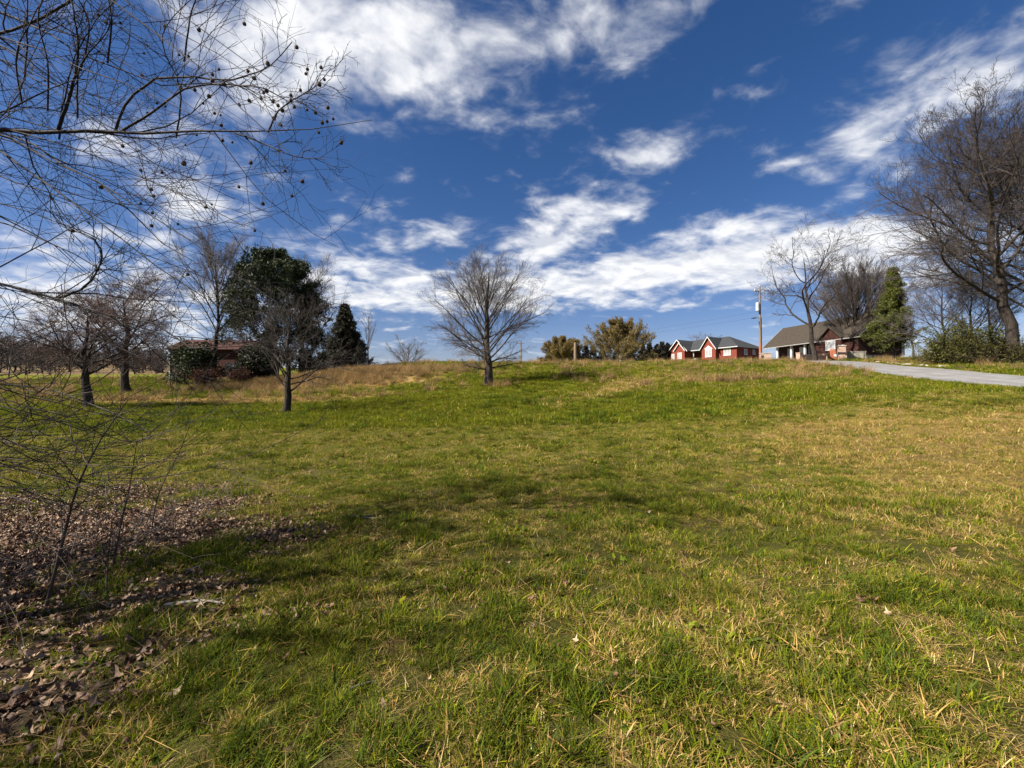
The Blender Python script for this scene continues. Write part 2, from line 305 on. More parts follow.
# ------------------------------------------------------------------ tree building
def norm(a): return a / (np.linalg.norm(a, axis=-1, keepdims=True) + 1e-9)
def walk(rng, o, d, L, K, trop, jit, grav=0.0):
    P = np.empty((len(o), K + 1, 3)); P[:, 0] = o; d = norm(d); st = (L / K)[:, None]
    for k in range(K):
        d = norm(d + jit * rng.normal(size=d.shape) + np.array([0, 0, trop + grav * (k / K)]))
        P[:, k + 1] = P[:, k] + d * st
    return P
def radii(r0, r1, K, pw=1.0):
    t = np.linspace(0, 1, K + 1) ** pw; return r0[:, None] * (1 - t) + r1[:, None] * t
def sprout(rng, P, Rr, n, t0, t1, a0, a1, ratio, K, trop=0., jit=.12, fall=.5, rk=.55, rmin=.004, abyt=None, grav=0.0, flat=0.0, lmin=0.0, env=None, jl=.3):
    N, K1, _ = P.shape; Lp = np.linalg.norm(np.diff(P, axis=1), axis=2).sum(1)
    t = (np.arange(n)[None] + rng.random((N, n))) / n * (t1 - t0) + t0
    f = t * (K1 - 1); i = np.minimum(f.astype(int), K1 - 2); fr = f - i; ar = np.arange(N)[:, None]
    A, B = P[ar, i], P[ar, i + 1]; o = A + (B - A) * fr[..., None]; tan_ = norm(B - A)
    rp = Rr[ar, i] * (1 - fr) + Rr[ar, i + 1] * fr
    q = rng.normal(size=o.shape); q[..., 2] *= (1 - flat); q -= (q * tan_).sum(-1, keepdims=True) * tan_; q = norm(q)
    if N < 8:                                                       # spread limbs evenly round a trunk
        ph = (np.arange(n) * 2.39996 + rng.random() * 6)[None] + rng.normal(size=(N, n)) * .35
        e = np.stack([np.cos(ph), np.sin(ph), np.zeros_like(ph)], -1); e -= (e * tan_).sum(-1, keepdims=True) * tan_; q = norm(e)
    ang = np.radians(a0 + (a1 - a0) * rng.random((N, n)))
    if abyt is not None: ang = ang * (1 + abyt * (.5 - (t - t0) / (t1 - t0 + 1e-6)))
    d = tan_ * np.cos(ang)[..., None] + q * np.sin(ang)[..., None]
    L = np.maximum(Lp[:, None] * ratio * (1 - fall * t) * (1 - jl + 2 * jl * rng.random((N, n))), lmin)
    if env is not None:                                             # limbs of the first order end on an egg-shaped crown outline
        zc_, ea, ec = env; sc_ = np.array([1 / ea, 1 / ea, 1 / ec]); oo = (o - np.array([0, 0, zc_])) * sc_; dd = d + np.array([0, 0, trop * K * .5]); dd = norm(dd) * sc_
        A_ = (dd * dd).sum(-1); B_ = (oo * dd).sum(-1); C_ = (oo * oo).sum(-1) - 1; q_ = np.maximum(B_ * B_ - A_ * C_, 0)
        L = np.clip((-B_ + np.sqrt(q_)) / A_, max(lmin, .4), None) * (.78 + .24 * rng.random((N, n)))
    r0 = np.maximum(np.minimum(rp * .9, rp * rk + .001), rmin); r1 = np.maximum(r0 * .3, rmin * .7)
    C = walk(rng, o.reshape(-1, 3), d.reshape(-1, 3), L.ravel(), K, trop, jit, grav)
    return C, radii(r0.ravel(), r1.ravel(), K)
def tubes(P, Rr, S, base=0):
    N, K1, _ = P.shape; T = np.empty_like(P); T[:, 1:-1] = P[:, 2:] - P[:, :-2]; T[:, 0] = P[:, 1] - P[:, 0]; T[:, -1] = P[:, -1] - P[:, -2]; T = norm(T)
    m = norm(P[:, -1] - P[:, 0]); ref = np.where(np.abs(m[:, 2:3]) > .7, np.array([[1., 0, 0]]), np.array([[0, 0, 1.]]))
    U = norm(np.cross(T, ref[:, None, :])); Vv = np.cross(T, U)
    a = np.arange(S) * 2 * np.pi / S
    V = P[:, :, None] + (U[:, :, None] * np.cos(a)[:, None] + Vv[:, :, None] * np.sin(a)[:, None]) * Rr[:, :, None, None]
    ii = base + np.arange(N * K1 * S).reshape(N, K1, S); jj = np.roll(ii, -1, 2)
    return V.reshape(-1, 3), np.stack([ii[:, :-1], jj[:, :-1], jj[:, 1:], ii[:, 1:]], -1).reshape(-1, 4)
def tube_mesh(name, sets, mat, parent):
    Vs, Fs, bse = [], [], 0
    for P, Rr, S in sets:
        if not len(P): continue
        V, F = tubes(P, Rr, S, bse); Vs.append(V); Fs.append(F); bse += len(V)
    return mesh(name, np.concatenate(Vs), [np.concatenate(Fs)], mat, parent)
def leaf_quads(rng, P, per, size, spread, along=.6, t0=0., wr=.45, droop=0.0):
    N, K1, _ = P.shape; n = N * per; t = t0 + (1 - t0) * rng.random((N, per)); f = t * (K1 - 1); i = np.minimum(f.astype(int), K1 - 2); fr = (f - i)[..., None]; ar = np.arange(N)[:, None]
    A, B = P[ar, i], P[ar, i + 1]; c = (A + (B - A) * fr).reshape(-1, 3) + rng.normal(size=(n, 3)) * spread; tn = norm(B - A).reshape(-1, 3)
    a = norm(tn * along + rng.normal(size=(n, 3)) * (1 - along) + np.array([0, 0, -droop])); q = norm(np.cross(a, rng.normal(size=(n, 3))))
    s = size * (.6 + .8 * rng.random(n))[:, None]
    V = np.stack([c - a * s * .5, c + q * s * wr * .5, c + a * s * .5, c - q * s * wr * .5], 1).reshape(-1, 3)
    return V, np.arange(n * 4).reshape(n, 4), np.repeat(np.clip(rng.random(n) * .75 + .25 * vnoise(c[:, 0] + c[:, 2], c[:, 1], .9, 3), 0, 1), 4)
def trunk_path(rng, h, K, lean=(0, 0), wob=.03):
    z = np.linspace(0, 1, K + 1); s = np.cumsum(rng.normal(size=(K + 1, 2)) * wob, 0); s -= s[0]
    return np.stack([lean[0] * z + s[:, 0] * h * .3, lean[1] * z + s[:, 1] * h * .3, z * h - .15], 1)[None]
def trunk_rad(r, K, tip=.12, flare=.16):
    z = np.linspace(0, 1, K + 1); return (r * ((1 - z) * (1 - tip) + tip + flare * np.exp(-z * 22)))[None]

def bare_tree(name, label, px, Y, h, r, levels, seed, trunk_h=.9, lean=(0, 0), bark=None, twig=None, group=None, loc=None, K=10, extra=None):
    rng = np.random.default_rng(seed); pos = ground_at(px, Y) if loc is None else np.array(loc)
    t = empty(name, pos, 0, label, 'tree', group)
    P = trunk_path(rng, h * trunk_h, K, lean); Rr = trunk_rad(r, K); sets = [(P, Rr, 10)]
    cur = (P, Rr)
    for k, lv in enumerate(levels):
        cur = sprout(rng, *cur, **lv); sets.append((*cur, 6 if k == 0 else 4 if k == 1 else 3))
        if k == 1: cur = (cur[0], cur[1])
    nl = 3 if len(levels) > 3 else 2
    tube_mesh('trunk', sets[:2], bark or BARK_GREY, t); tube_mesh('crown', sets[2:], twig or TWIG_GREY, t)
    return t
def L(n, t0, t1, a0, a1, ratio, K=5, **k): return dict(n=n, t0=t0, t1=t1, a0=a0, a1=a1, ratio=ratio, K=K, **k)

# ---- the round bare tree in the middle of the slope
bare_tree('bare_tree', 'leafless round-crowned tree standing alone in the middle of the grassy slope', 488, 33, 10.2, .36,
          [L(42, .15, .74, 30, 56, .66, 8, trop=.006, jit=.06, rk=.24, abyt=1.25, env=(5.2, 4.7, 4.6)), L(10, .18, .97, 22, 48, .44, 6, trop=.01, jit=.08, fall=.35, rk=.45),
           L(8, .1, .97, 20, 48, .5, 4, trop=.02, jit=.09, fall=.35, rk=.5, rmin=.006), L(4, .15, .95, 20, 45, .55, 3, trop=.02, jit=.1, rmin=.005)], 3, .86, bark=BARK_GREY, twig=TWIG_GREY, lean=(.25, 0))
# ---- trees down in the swale at the left
bare_tree('bare_tree', 'low spreading leafless tree with pale twigs in front of the big pine', 286, 24, 7.2, .22,
          [L(28, .2, .95, 45, 85, .62, 8, trop=.04, jit=.13, rk=.26, env=(3.9, 4.1, 3.3)), L(7, .2, .97, 28, 58, .5, 6, trop=.03, jit=.13, fall=.35, rk=.5),
           L(5, .2, .97, 25, 55, .5, 4, trop=.03, jit=.14, fall=.35, rmin=.005), L(3, .2, .95, 25, 50, .55, 3, trop=.02, jit=.14, rmin=.004)], 12, .8, bark=BARK_DARK, twig=TWIG_DARK, lean=(.1, 0))
bare_tree('bare_tree', 'dark-trunked leafless tree behind the overhanging branches, nearer of the two reddish-topped trees', 89, 26, 7.6, .27,
          [L(18, .34, .95, 40, 75, .68, 7, trop=.05, jit=.12, fall=.35, rk=.42), L(11, .2, .97, 28, 55, .52, 6, trop=.015, jit=.13, fall=.3, rk=.5),
           L(9, .2, .97, 25, 55, .5, 4, trop=.01, jit=.13, fall=.3, rmin=.007), L(5, .2, .97, 25, 50, .55, 3, trop=.0, jit=.13, rmin=.006)], 21, .75, bark=BARK_DARK, twig=TWIG_RED, lean=(-.3, 0))
bare_tree('bare_tree', 'leafless tree with a rusty flat-topped crown behind the dark-trunked one', 127, 38, 10.6, .34,
          [L(18, .36, .97, 40, 72, .64, 7, trop=.04, jit=.12, fall=.25, rk=.42), L(11, .25, .97, 30, 60, .52, 6, trop=.0, jit=.13, fall=.3, rk=.5),
           L(9, .2, .97, 25, 60, .5, 4, trop=-.01, jit=.13, fall=.3, rmin=.009), L(5, .2, .97, 25, 55, .55, 3, trop=-.01, jit=.13, rmin=.008)], 22, .78, bark=BARK_DARK, twig=TWIG_RED, lean=(-.5, 0))
bare_tree('bare_tree', 'tall slender leafless tree with a fan of fine upright branches left of the big pine', 214, 47, 15.5, .28,
          [L(22, .40, .95, 18, 40, .56, 8, trop=.03, jit=.05, fall=.45, rk=.45), L(11, .15, .97, 16, 34, .5, 6, trop=.03, jit=.07, fall=.35, rk=.5),
           L(8, .2, .97, 16, 36, .5, 4, trop=.03, jit=.08, rmin=.01), L(4, .2, .97, 16, 36, .55, 3, trop=.03, jit=.1, rmin=.008)], 31, .85, bark=BARK_DARK, twig=TWIG_GREY, lean=(-.4, 0))
bare_tree('bare_tree', 'leafless tree whose fine branches spread out behind the right side of the big pine', 300, 53, 15.0, .3,
          [L(24, .25, .95, 24, 52, .58, 8, trop=.03, jit=.06, fall=.45, rk=.45), L(11, .15, .97, 20, 40, .5, 6, trop=.03, jit=.07, fall=.35, rk=.5),
           L(9, .2, .97, 20, 40, .5, 4, trop=.03, jit=.08, rmin=.01), L(4, .2, .97, 16, 36, .55, 3, trop=.03, jit=.1, rmin=.008)], 32, .8, bark=BARK_GREY, twig=TWIG_GREY, lean=(.6, 0))
bare_tree('bare_tree', 'thin pale leafless tree just right of the cone-shaped cedar', 368, 66, 9.6, .14,
          [L(12, .3, .95, 18, 34, .45, 6, trop=.05, jit=.06, fall=.5, rk=.5), L(7, .15, .97, 20, 40, .45, 5, trop=.04, jit=.07, rk=.5),
           L(5, .2, .97, 20, 40, .5, 3, trop=.03, jit=.1, rmin=.01)], 33, .9, bark=BARK_GREY, twig=TWIG_GREY, K=6)
bare_tree('bare_tree', 'small pale leafless tree peeping over the hill crest', 407, 85, 8.6, .16,
          [L(18, .1, .8, 28, 60, .85, 6, trop=.05, jit=.08, fall=.4, rk=.5), L(10, .15, .97, 20, 45, .5, 5, trop=.04, jit=.1, rk=.5),
           L(8, .2, .97, 20, 45, .55, 3, trop=.03, jit=.1, rmin=.014)], 34, .7, bark=BARK_GREY, twig=TWIG_GREY, K=6)
# ---- right-hand trees
bare_tree('bare_tree', 'open crooked-limbed leafless oak in front of the grey-roofed house', 816, 56, 16.2, .32,
          [L(10, .28, .95, 32, 66, .62, 10, trop=.05, jit=.19, fall=.3, rk=.62), L(9, .25, .98, 30, 58, .5, 6, trop=.04, jit=.15, fall=.35, rk=.5),
           L(8, .25, .97, 30, 60, .5, 4, trop=.02, jit=.15, rmin=.011), L(6, .25, .97, 30, 60, .55, 3, trop=.02, jit=.15, rmin=.009)], 41, .85, bark=BARK_DARK, twig=TWIG_DARK, lean=(-1.0, 0))
bare_tree('bare_tree', 'dense vase-shaped leafless tree with many upright branches beside the green cedar', 857, 62, 14.6, .42,
          [L(46, .07, .8, 26, 56, .92, 8, trop=.05, jit=.05, rk=.32, abyt=.7, env=(7.4, 6.0, 6.6)), L(13, .15, .97, 14, 32, .46, 6, trop=.04, jit=.06, fall=.35, rk=.5),
           L(10, .15, .97, 14, 32, .46, 4, trop=.04, jit=.07, rmin=.012), L(4, .2, .95, 14, 32, .55, 3, trop=.04, jit=.1, rmin=.010)], 42, .74, bark=BARK_DARK, twig=TWIG_GREY)
bare_tree('bare_tree', 'thin greyish leafless tree showing behind the right flank of the green cedar', 914, 56, 8.5, .14,
          [L(12, .25, .95, 25, 50, .5, 6, trop=.05, jit=.1, fall=.4, rk=.5), L(8, .15, .97, 20, 45, .5, 5, trop=.04, jit=.1, rk=.5), L(6, .2, .97, 20, 45, .5, 3, trop=.03, jit=.1, rmin=.008)], 43, .85, bark=BARK_GREY, twig=TWIG_PALE, K=6)
OAK = [L(26, .26, .97, 36, 72, .62, 10, trop=.035, jit=.11, rk=.42, env=(13.0, 10.0, 10.6)), L(15, .15, .97, 25, 52, .5, 7, trop=.03, jit=.12, fall=.35, rk=.52),
       L(9, .15, .97, 24, 52, .46, 5, trop=.02, jit=.12, rk=.55, rmin=.010), L(5, .2, .97, 24, 52, .5, 3, trop=.02, jit=.12, rmin=.0085)]
bare_tree('bare_tree', 'tallest leafless oak, with a leaning trunk, at the bushes beyond the road', 1019, 35, 23.5, .43, OAK, 51, .86, bark=BARK_DARK, twig=TWIG_DARK, lean=(-2.4, 0), K=12)
bare_tree('bare_tree', 'tall leafless oak half cut off by the edge of the picture beyond the road', 1062, 37, 22, .42, OAK, 52, .86, bark=BARK_DARK, twig=TWIG_DARK, lean=(-1.5, 0), K=12)
bare_tree('bare_tree', 'leafless oak with an upright trunk between the tallest oak and the picture edge', 1034, 40, 20, .36, OAK, 53, .86, bark=BARK_DARK, twig=TWIG_DARK, lean=(1.0, 0), K=12)
SMALL = [L(20, .2, .95, 32, 62, .58, 7, trop=.05, jit=.1, fall=.4, rk=.42), L(11, .2, .97, 25, 50, .52, 5, trop=.03, jit=.11, rk=.5), L(8, .2, .97, 22, 50, .52, 4, trop=.03, jit=.12, rmin=.007), L(4, .2, .95, 22, 50, .55, 3, rmin=.006)]
for px, Y, h, s, lab in [(945, 42, 9.5, 61, 'small leafless tree rising behind the left end of the green roadside bushes'), (972, 40, 9.2, 62, 'small leafless tree with dark stem rising behind the middle of the roadside bushes'),
                         (992, 44, 10.5, 63, 'slim leafless tree just left of the tallest oak trunk')]:
    bare_tree('bare_tree', lab, px, Y, h, .16, SMALL, s, .85, bark=BARK_DARK, twig=TWIG_GREY, K=8)
for px, Y, h, s, lab in [(700, 112, 9.0, 71, 'hazy leafless tree showing over the red house roof beside its porch'), (713, 116, 9.6, 72, 'leafless treetop showing over the roof behind the middle gable of the red house')]:
    bare_tree('bare_tree', lab, px, Y, h, .16, SMALL[:3], s, .85, bark=BARK_RED, twig=TWIG_RED, K=6)

def leafy_tree(name, label, px, Y, h, r, levels, seed, leafmat, per, size, spread, trunk_h=.95, lean=(0, 0), bark=BARK_DARK, twig=TWIG_DARK, group=None, t0=0., along=.6, wr=.45, droop=0., cat='tree', use=-1, loc=None):
    rng = np.random.default_rng(seed); t = empty(name, ground_at(px, Y) if loc is None else loc, 0, label, cat, group)
    P = trunk_path(rng, h * trunk_h, 10, lean, .015); Rr = trunk_rad(r, 10, .06); sets = [(P, Rr, 8)]; cur = (P, Rr)
    for k, lv in enumerate(levels): cur = sprout(rng, *cur, **lv); sets.append((*cur, 5 if k == 0 else 3))
    tube_mesh('trunk', sets, bark, t)
    V, F, tint = leaf_quads(rng, sets[use][0], per, size, spread, along, t0, wr, droop)
    mesh('crown', V, [F], leafmat, t, False, {'tint': tint})
    return t
# big round-topped pine: bare lower trunk seen through, dark dome above
leafy_tree('pine_tree', 'tall dark pine with a rounded dome crown behind the low spreading tree', 272, 50, 15.0, .34,
           [L(84, .14, .99, 40, 84, .44, 7, trop=.015, jit=.06, rk=.26, abyt=.6, env=(7.8, 5.9, 7.0), lmin=.8), L(11, .4, .98, 30, 60, .42, 5, trop=.04, jit=.1, rk=.5), L(6, .2, .98, 25, 60, .6, 3, trop=.05, jit=.1, rmin=.01)], 81, LEAF_PINE, 12, .34, .17, 1.0, (0.2, 0), along=.35, wr=.3)
CONE = [L(140, .01, .995, 55, 84, .40, 6, trop=.03, jit=.05, rk=.3, lmin=.15, fall=.97, jl=.14), L(9, .15, .98, 25, 50, .42, 4, trop=.06, jit=.1, rk=.5, lmin=.2), L(4, .2, .98, 25, 50, .5, 3, trop=.05, jit=.1, lmin=.12)]
leafy_tree('cedar_tree', 'dark cone-shaped cedar on the bank below the hill crest', 345, 47, 7.6, .22, CONE, 82, LEAF_CEDAR_DARK, 13, .2, .1, 1.0, along=.5, wr=.34)
leafy_tree('cedar_tree', 'green narrow cedar lit from the left at the end of the shade-darkened red brick wing', 895, 49, 10.6, .2,
           [L(90, .11, .995, 46, 78, .27, 6, trop=.03, jit=.08, rk=.3, lmin=.2, fall=.94, jl=.34), L(9, .15, .98, 25, 55, .48, 4, trop=.06, jit=.12, rk=.5, lmin=.25), L(4, .2, .98, 25, 55, .5, 3, trop=.05, jit=.12, lmin=.15)], 83, LEAF_CEDAR, 17, .16, .1, 1.0, along=.4, wr=.4)
BUSHY = [L(34, .05, .9, 30, 80, .95, 6, trop=.06, jit=.12, fall=.35, rk=.4), L(11, .2, .98, 25, 55, .5, 4, trop=.05, jit=.14, rk=.5)]
leafy_tree('evergreen_shrub', 'dark green evergreen bush rising over the left of the shed', 196, 46, 5.4, .14, BUSHY, 84, LEAF_PINE, 18, .28, .2, .6, cat='shrub', along=.3)
leafy_tree('evergreen_shrub', 'dark sprawling evergreen at the left foot of the cone-shaped cedar', 312, 47.5, 3.4, .12, BUSHY, 85, LEAF_CEDAR_DARK, 20, .26, .18, .6, cat='shrub', along=.3)
leafy_tree('evergreen_shrub', 'dark green bushy evergreen low between the shed and the big pine', 252, 48, 4.4, .12, BUSHY, 86, LEAF_CEDAR_DARK, 18, .28, .2, .6, cat='shrub', along=.3)
leafy_tree('thicket_shrub', 'rusty brown thicket of bare stems in front of the shed', 205, 43, 2.3, .06, BUSHY, 87, LEAF_RED, 5, .16, .2, .6, twig=TWIG_RED, bark=BARK_RED, cat='shrub', along=.3)
leafy_tree('thicket_shrub', 'dark brown thicket right of the shed beneath the big pine', 240, 44, 2.0, .06, BUSHY, 88, LEAF_RED, 4, .16, .2, .6, twig=TWIG_RED, bark=BARK_RED, cat='shrub', along=.3)
# young pear trees on the crest with golden new leaves on the lower, sunlit side
PEAR = lambda h: [L(60, .05, .85, 34, 84, 1.15, 7, trop=.045, jit=.06, rk=.32, abyt=.6, env=(h * .34, h * .74, h * .56)), L(13, .15, .98, 18, 36, .38, 5, trop=.10, jit=.08, rk=.5), L(8, .2, .98, 16, 38, .45, 3, trop=.09, jit=.1, rmin=.014)]
for px, Y, h, s, lab in [(563, 76, 6.0, 91, 'small golden-leaved tree left of the bigger one on the crest'), (621, 78, 9.4, 92, 'large wide golden-leaved tree with pointed upright twigs on the crest')]:
    leafy_tree('golden_tree', lab, px, Y, h, .22, PEAR(h), s, LEAF_GOLD, 13, .15, .13, .72, twig=TWIG_PALE, bark=BARK_PALE, group='golden trees on the crest', along=.3, wr=.6)
# dark conifer row behind them
k = 0
for px, Y, h in [(541, 92, 3.4), (549, 94, 4.6), (556, 96, 5.4), (578, 94, 5.0), (586, 95, 5.6), (593, 93, 5.2), (603, 95, 5.0), (617, 96, 4.6), (630, 95, 4.8), (643, 94, 4.4), (650, 96, 4.6), (657, 98, 4.3), (662, 97, 4.8), (668, 99, 4.4), (673, 100, 4.2)]:
    side = 'left of the small golden tree' if px < 560 else 'between the two golden trees' if px < 600 else 'behind the large golden tree' if px < 655 else 'between the large golden tree and the red house'
    leafy_tree('conifer', 'dark conifer of the low row standing ' + side, px, Y, h, .1, [L(40, .02, .99, 60, 85, .40, 4, trop=.06, jit=.06, fall=.92, rk=.3, lmin=.2), L(7, .2, .98, 30, 50, .45, 3, lmin=.2)],
               200 + k, LEAF_CONIFER, 12, .32, .12, 1.0, group='dark conifers ' + side, along=.4, wr=.55); k += 1
leafy_tree('evergreen_shrub', 'little grey-green shrub alone at the left end of the conifer row', 535, 80, 1.6, .06, BUSHY, 93, LEAF_BUSH, 8, .25, .15, .6, cat='shrub', along=.3)
# bushes beyond the road
LOOSE = [L(30, .01, .7, 12, 70, 1.0, 6, trop=.06, jit=.15, fall=.2, rk=.5, jl=.6), L(11, .2, .98, 20, 55, .5, 4, trop=.06, jit=.16, rk=.5), L(4, .2, .98, 20, 55, .5, 3, jit=.16)]
RB = [(930, 42, 1.6, 'bare twiggy low bush at the left end of the roadside thicket', TWIG_RED, 1), (940, 40, 2.6, 'rounded olive-green bush at the left of the roadside thicket', None, 14), (953, 39, 3.3, 'tall dark green bush second in the roadside thicket', None, 16),
      (966, 38, 3.0, 'broad green bush in the middle of the roadside thicket', None, 16), (979, 37, 3.1, 'green bush with brown stems right of the middle in the roadside thicket', None, 11), (990, 36, 2.2, 'brownish twiggy bush at the left foot of the tallest oak', TWIG_RED, 5),
      (1003, 36, 2.6, 'dull green bush close against the tallest oak trunk', None, 10), (1016, 35, 1.8, 'brown twiggy bush in front of the tallest oak trunk', TWIG_RED, 4), (1030, 34.5, 2.2, 'brushy bush at the right-hand end of the roadside thicket', TWIG_RED, 6)]
for i, (px, Y, h, lab, tw, per) in enumerate(RB):
    leafy_tree('roadside_bush', lab, px, Y, h * 1.0, .05, LOOSE, 300 + i, LEAF_BUSH, max(1, int(per * .25)), .13, .14, .66, twig=tw or TWIG_DARK, bark=BARK_RED if tw else BARK_DARK, group='bushes along the far side of the road', cat='bush', along=.3, wr=.6)
# far woods at the left: one brown mass
rng = np.random.default_rng(99); sets_t, sets_c = [], []
for i in range(190):
    px = rng.uniform(-160, 190); Y = rng.uniform(97, 175); x = (px - 512) / FPX * Y; h = rng.uniform(7, 11.5) * (1 if px < 80 else .8)
    P = trunk_path(rng, h * .8, 6, (rng.normal() * .3, 0)) + np.array([x, Y, hz(x, Y)]); Rr = trunk_rad(.16, 6)
    A = sprout(rng, P, Rr, **L(15, .01, .95, 28, 65, .5, 5, trop=.06, jit=.1, rk=.5)); B = sprout(rng, *A, **L(8, .15, .97, 25, 55, .55, 4, rmin=.03)); C = sprout(rng, *B, **L(5, .2, .97, 25, 55, .55, 3, rmin=.028))
    sets_t += [(P, Rr, 5), (*A, 4), (*B, 3), (*C, 3)]
tag(tube_mesh('far_woods', sets_t, TWIG_DARK, None), 'brown leafless woods along the far edge of the field', 'woods', kind='stuff')

# ------------------------------------------------------------------ the overhanging sweetgum at the left
rng = np.random.default_rng(5)
TR = np.array([-9.9, 1.0, hz(-9.9, 1.0)])
gum = empty('overhanging_tree', TR, 0, 'leafless tree whose long branches hung with round seed balls reach in from the picture edge', 'tree')
def spline(pts, n):
    pts = np.asarray(pts, float); t = np.r_[0, np.cumsum(np.linalg.norm(np.diff(pts, axis=0), axis=1))]; t /= t[-1]; q = np.linspace(0, 1, n + 1); out = []
    m = np.gradient(pts, t, axis=0)
    i = np.clip(np.searchsorted(t, q) - 1, 0, len(t) - 2); hh = (t[i + 1] - t[i]); s = ((q - t[i]) / hh)[:, None]; hh = hh[:, None]
    return (2 * s**3 - 3 * s**2 + 1) * pts[i] + (s**3 - 2 * s**2 + s) * hh * m[i] + (-2 * s**3 + 3 * s**2) * pts[i + 1] + (s**3 - s**2) * hh * m[i + 1]
LIMBS = []   # (points, r0, r1) in the world
def limb(pts, r0, r1, junction=None):
    P3 = [at(*q) for q in pts]
    if junction is not None: P3 = [np.array([TR[0], TR[1], junction])] + P3
    P = spline(P3, 16); P[2:-1] += rng.normal(size=P[2:-1].shape) * .04 * np.minimum(np.linalg.norm(P[3:] - P[2:-1], axis=1, keepdims=True), .5); LIMBS.append((P, r0, r1, pts[0][1] > 370))
J = lambda z: z
limb([(0, 128, 4.4), (60, 129, 4.35), (120, 134, 4.3), (190, 131, 4.2), (250, 134, 4.1), (300, 128, 4.0), (345, 131, 3.9), (372, 120, 3.85)], .06, .0022, 3.6)
limb([(58, 130, 4.35), (72, 88, 4.3), (78, 45, 4.2), (70, -10, 4.1)], .018, .006)
limb([(115, 132, 4.3), (125, 105, 4.25), (150, 82, 4.2), (190, 77, 4.1), (240, 78, 4.0), (275, 62, 3.9), (292, 42, 3.9)], .014, .004)
limb([(120, 132, 4.3), (155, 110, 4.2), (182, 90, 4.1), (215, 86, 4.0), (262, 88, 3.8), (300, 108, 3.7)], .013, .004)
limb([(268, 132, 4.05), (278, 112, 4.0), (300, 96, 3.9), (318, 84, 3.9), (331, 68, 3.8)], .009, .003)
limb([(235, 133, 4.1), (260, 142, 4.0), (290, 155, 3.9), (325, 160, 3.8)], .009, .003)
limb([(0, 34, 4.6), (30, 22, 4.4), (68, 2, 4.2), (100, -25, 4.1)], .03, .012, 5.0)
limb([(0, 14, 4.7), (35, 28, 4.5), (72, 48, 4.4), (110, 65, 4.3), (150, 80, 4.2), (210, 83, 4.1)], .035, .004, 5.2)
limb([(25, 140, 4.6), (52, 152, 4.5), (87, 177, 4.4), (117, 200, 4.3), (146, 228, 4.2), (200, 265, 4.0)], .03, .004, 4.3)
limb([(0, 150, 4.4), (25, 170, 4.3), (60, 195, 4.2), (100, 223, 4.1), (130, 250, 4.0), (205, 298, 3.9)], .03, .004, 4.2)
limb([(0, 283, 4.2), (50, 298, 4.1), (111, 314, 4.0), (148, 324, 3.9), (173, 336, 3.8), (195, 351, 3.7), (250, 346, 3.6)], .045, .004, 2.6)
limb([(56, 299, 4.1), (90, 282, 4.0), (102, 255, 4.0), (98, 244, 3.9), (60, 225, 3.9)], .013, .004)
limb([(0, 383, 3.8), (40, 389, 3.7), (85, 398, 3.6), (118, 415, 3.5), (150, 432, 3.4)], .026, .004, 1.5)
limb([(0, 405, 3.6), (40, 415, 3.5), (80, 428, 3.4), (112, 434, 3.3), (127, 412, 3.3)], .02, .004, 1.2)
limb([(0, 457, 3.3), (60, 467, 3.2), (130, 468, 3.1), (185, 455, 3.0)], .011, .003, .9)
limb([(0, 495, 3.2), (80, 487, 3.1), (140, 470, 3.0), (183, 452, 3.0)], .010, .003, .8)
limb([(0, 482, 3.0), (22, 502, 2.9), (48, 508, 2.9), (70, 515, 2.9)], .012, .003, .7)
limb([(0, 440, 3.6), (60, 452, 3.5), (120, 445, 3.4), (170, 430, 3.3)], .011, .003, 1.0)
for i in range(27):                                                 # the many long parallel sprays that droop to the right
    y0 = rng.uniform(-180, 330); sl = rng.uniform(.25, .8) if y0 > 60 else rng.uniform(.35, .9); ln = rng.uniform(110, 290); Yd = rng.uniform(3.8, 6.4)
    if y0 > 230: sl *= .5
    ex = ln; pts = [(-10, y0, Yd + .3), (ex * .35, y0 + sl * ex * .30, Yd + .15), (ex * .7, y0 + sl * ex * .66, Yd), (ex, y0 + sl * ex * 1.02, Yd - .2)]
    limb(pts, rng.uniform(.014, .026), .0035, np.interp(y0, [-180, 330], [6.6, 2.4]) + rng.normal() * .2)
for i in range(13):                                                 # low pale sprays sweeping over the leaf litter
    y0 = rng.uniform(372, 505); ex = rng.uniform(70, 185); dr = rng.uniform(5, 30); Yd = rng.uniform(2.9, 4.2)
    limb([(-10, y0 - 8, Yd + .3), (ex * .4, y0 + dr * .6, Yd + .15), (ex * .75, y0 + dr, Yd), (ex, y0 + dr * .55, Yd - .15)], rng.uniform(.011, .021), .003, np.interp(y0, [370, 505], [1.7, .75]))
for i in range(9):                                                  # upright and crossing ones high up
    x0 = rng.uniform(20, 210); y0 = rng.uniform(60, 140); limb([(x0, y0, 4.4), (x0 + rng.uniform(-8, 10), y0 - 45, 4.3), (x0 + rng.uniform(-15, 35), y0 - 100, 4.2), (x0 + rng.uniform(-10, 70), y0 - 150, 4.1)], .009, .003)
LP = np.stack([q[0] for q in LIMBS]) - TR; LR = np.stack([q[2] + (q[1] - q[2]) * (1 - np.linspace(0, 1, 17)) ** 1.25 for q in LIMBS]); LOW = np.array([q[3] for q in LIMBS])
tp = trunk_path(rng, 8.0, 10, (.3, .2), .02); trd = trunk_rad(.24, 10, .15)
tube_mesh('trunk', [(tp, trd, 10)], BARK_GREY, gum)
tube_mesh('limbs', [(LP[~LOW], LR[~LOW], 6)], TWIG_BACKLIT, gum); tube_mesh('low_limbs', [(LP[LOW], LR[LOW], 6)], BARK_GREY, gum)
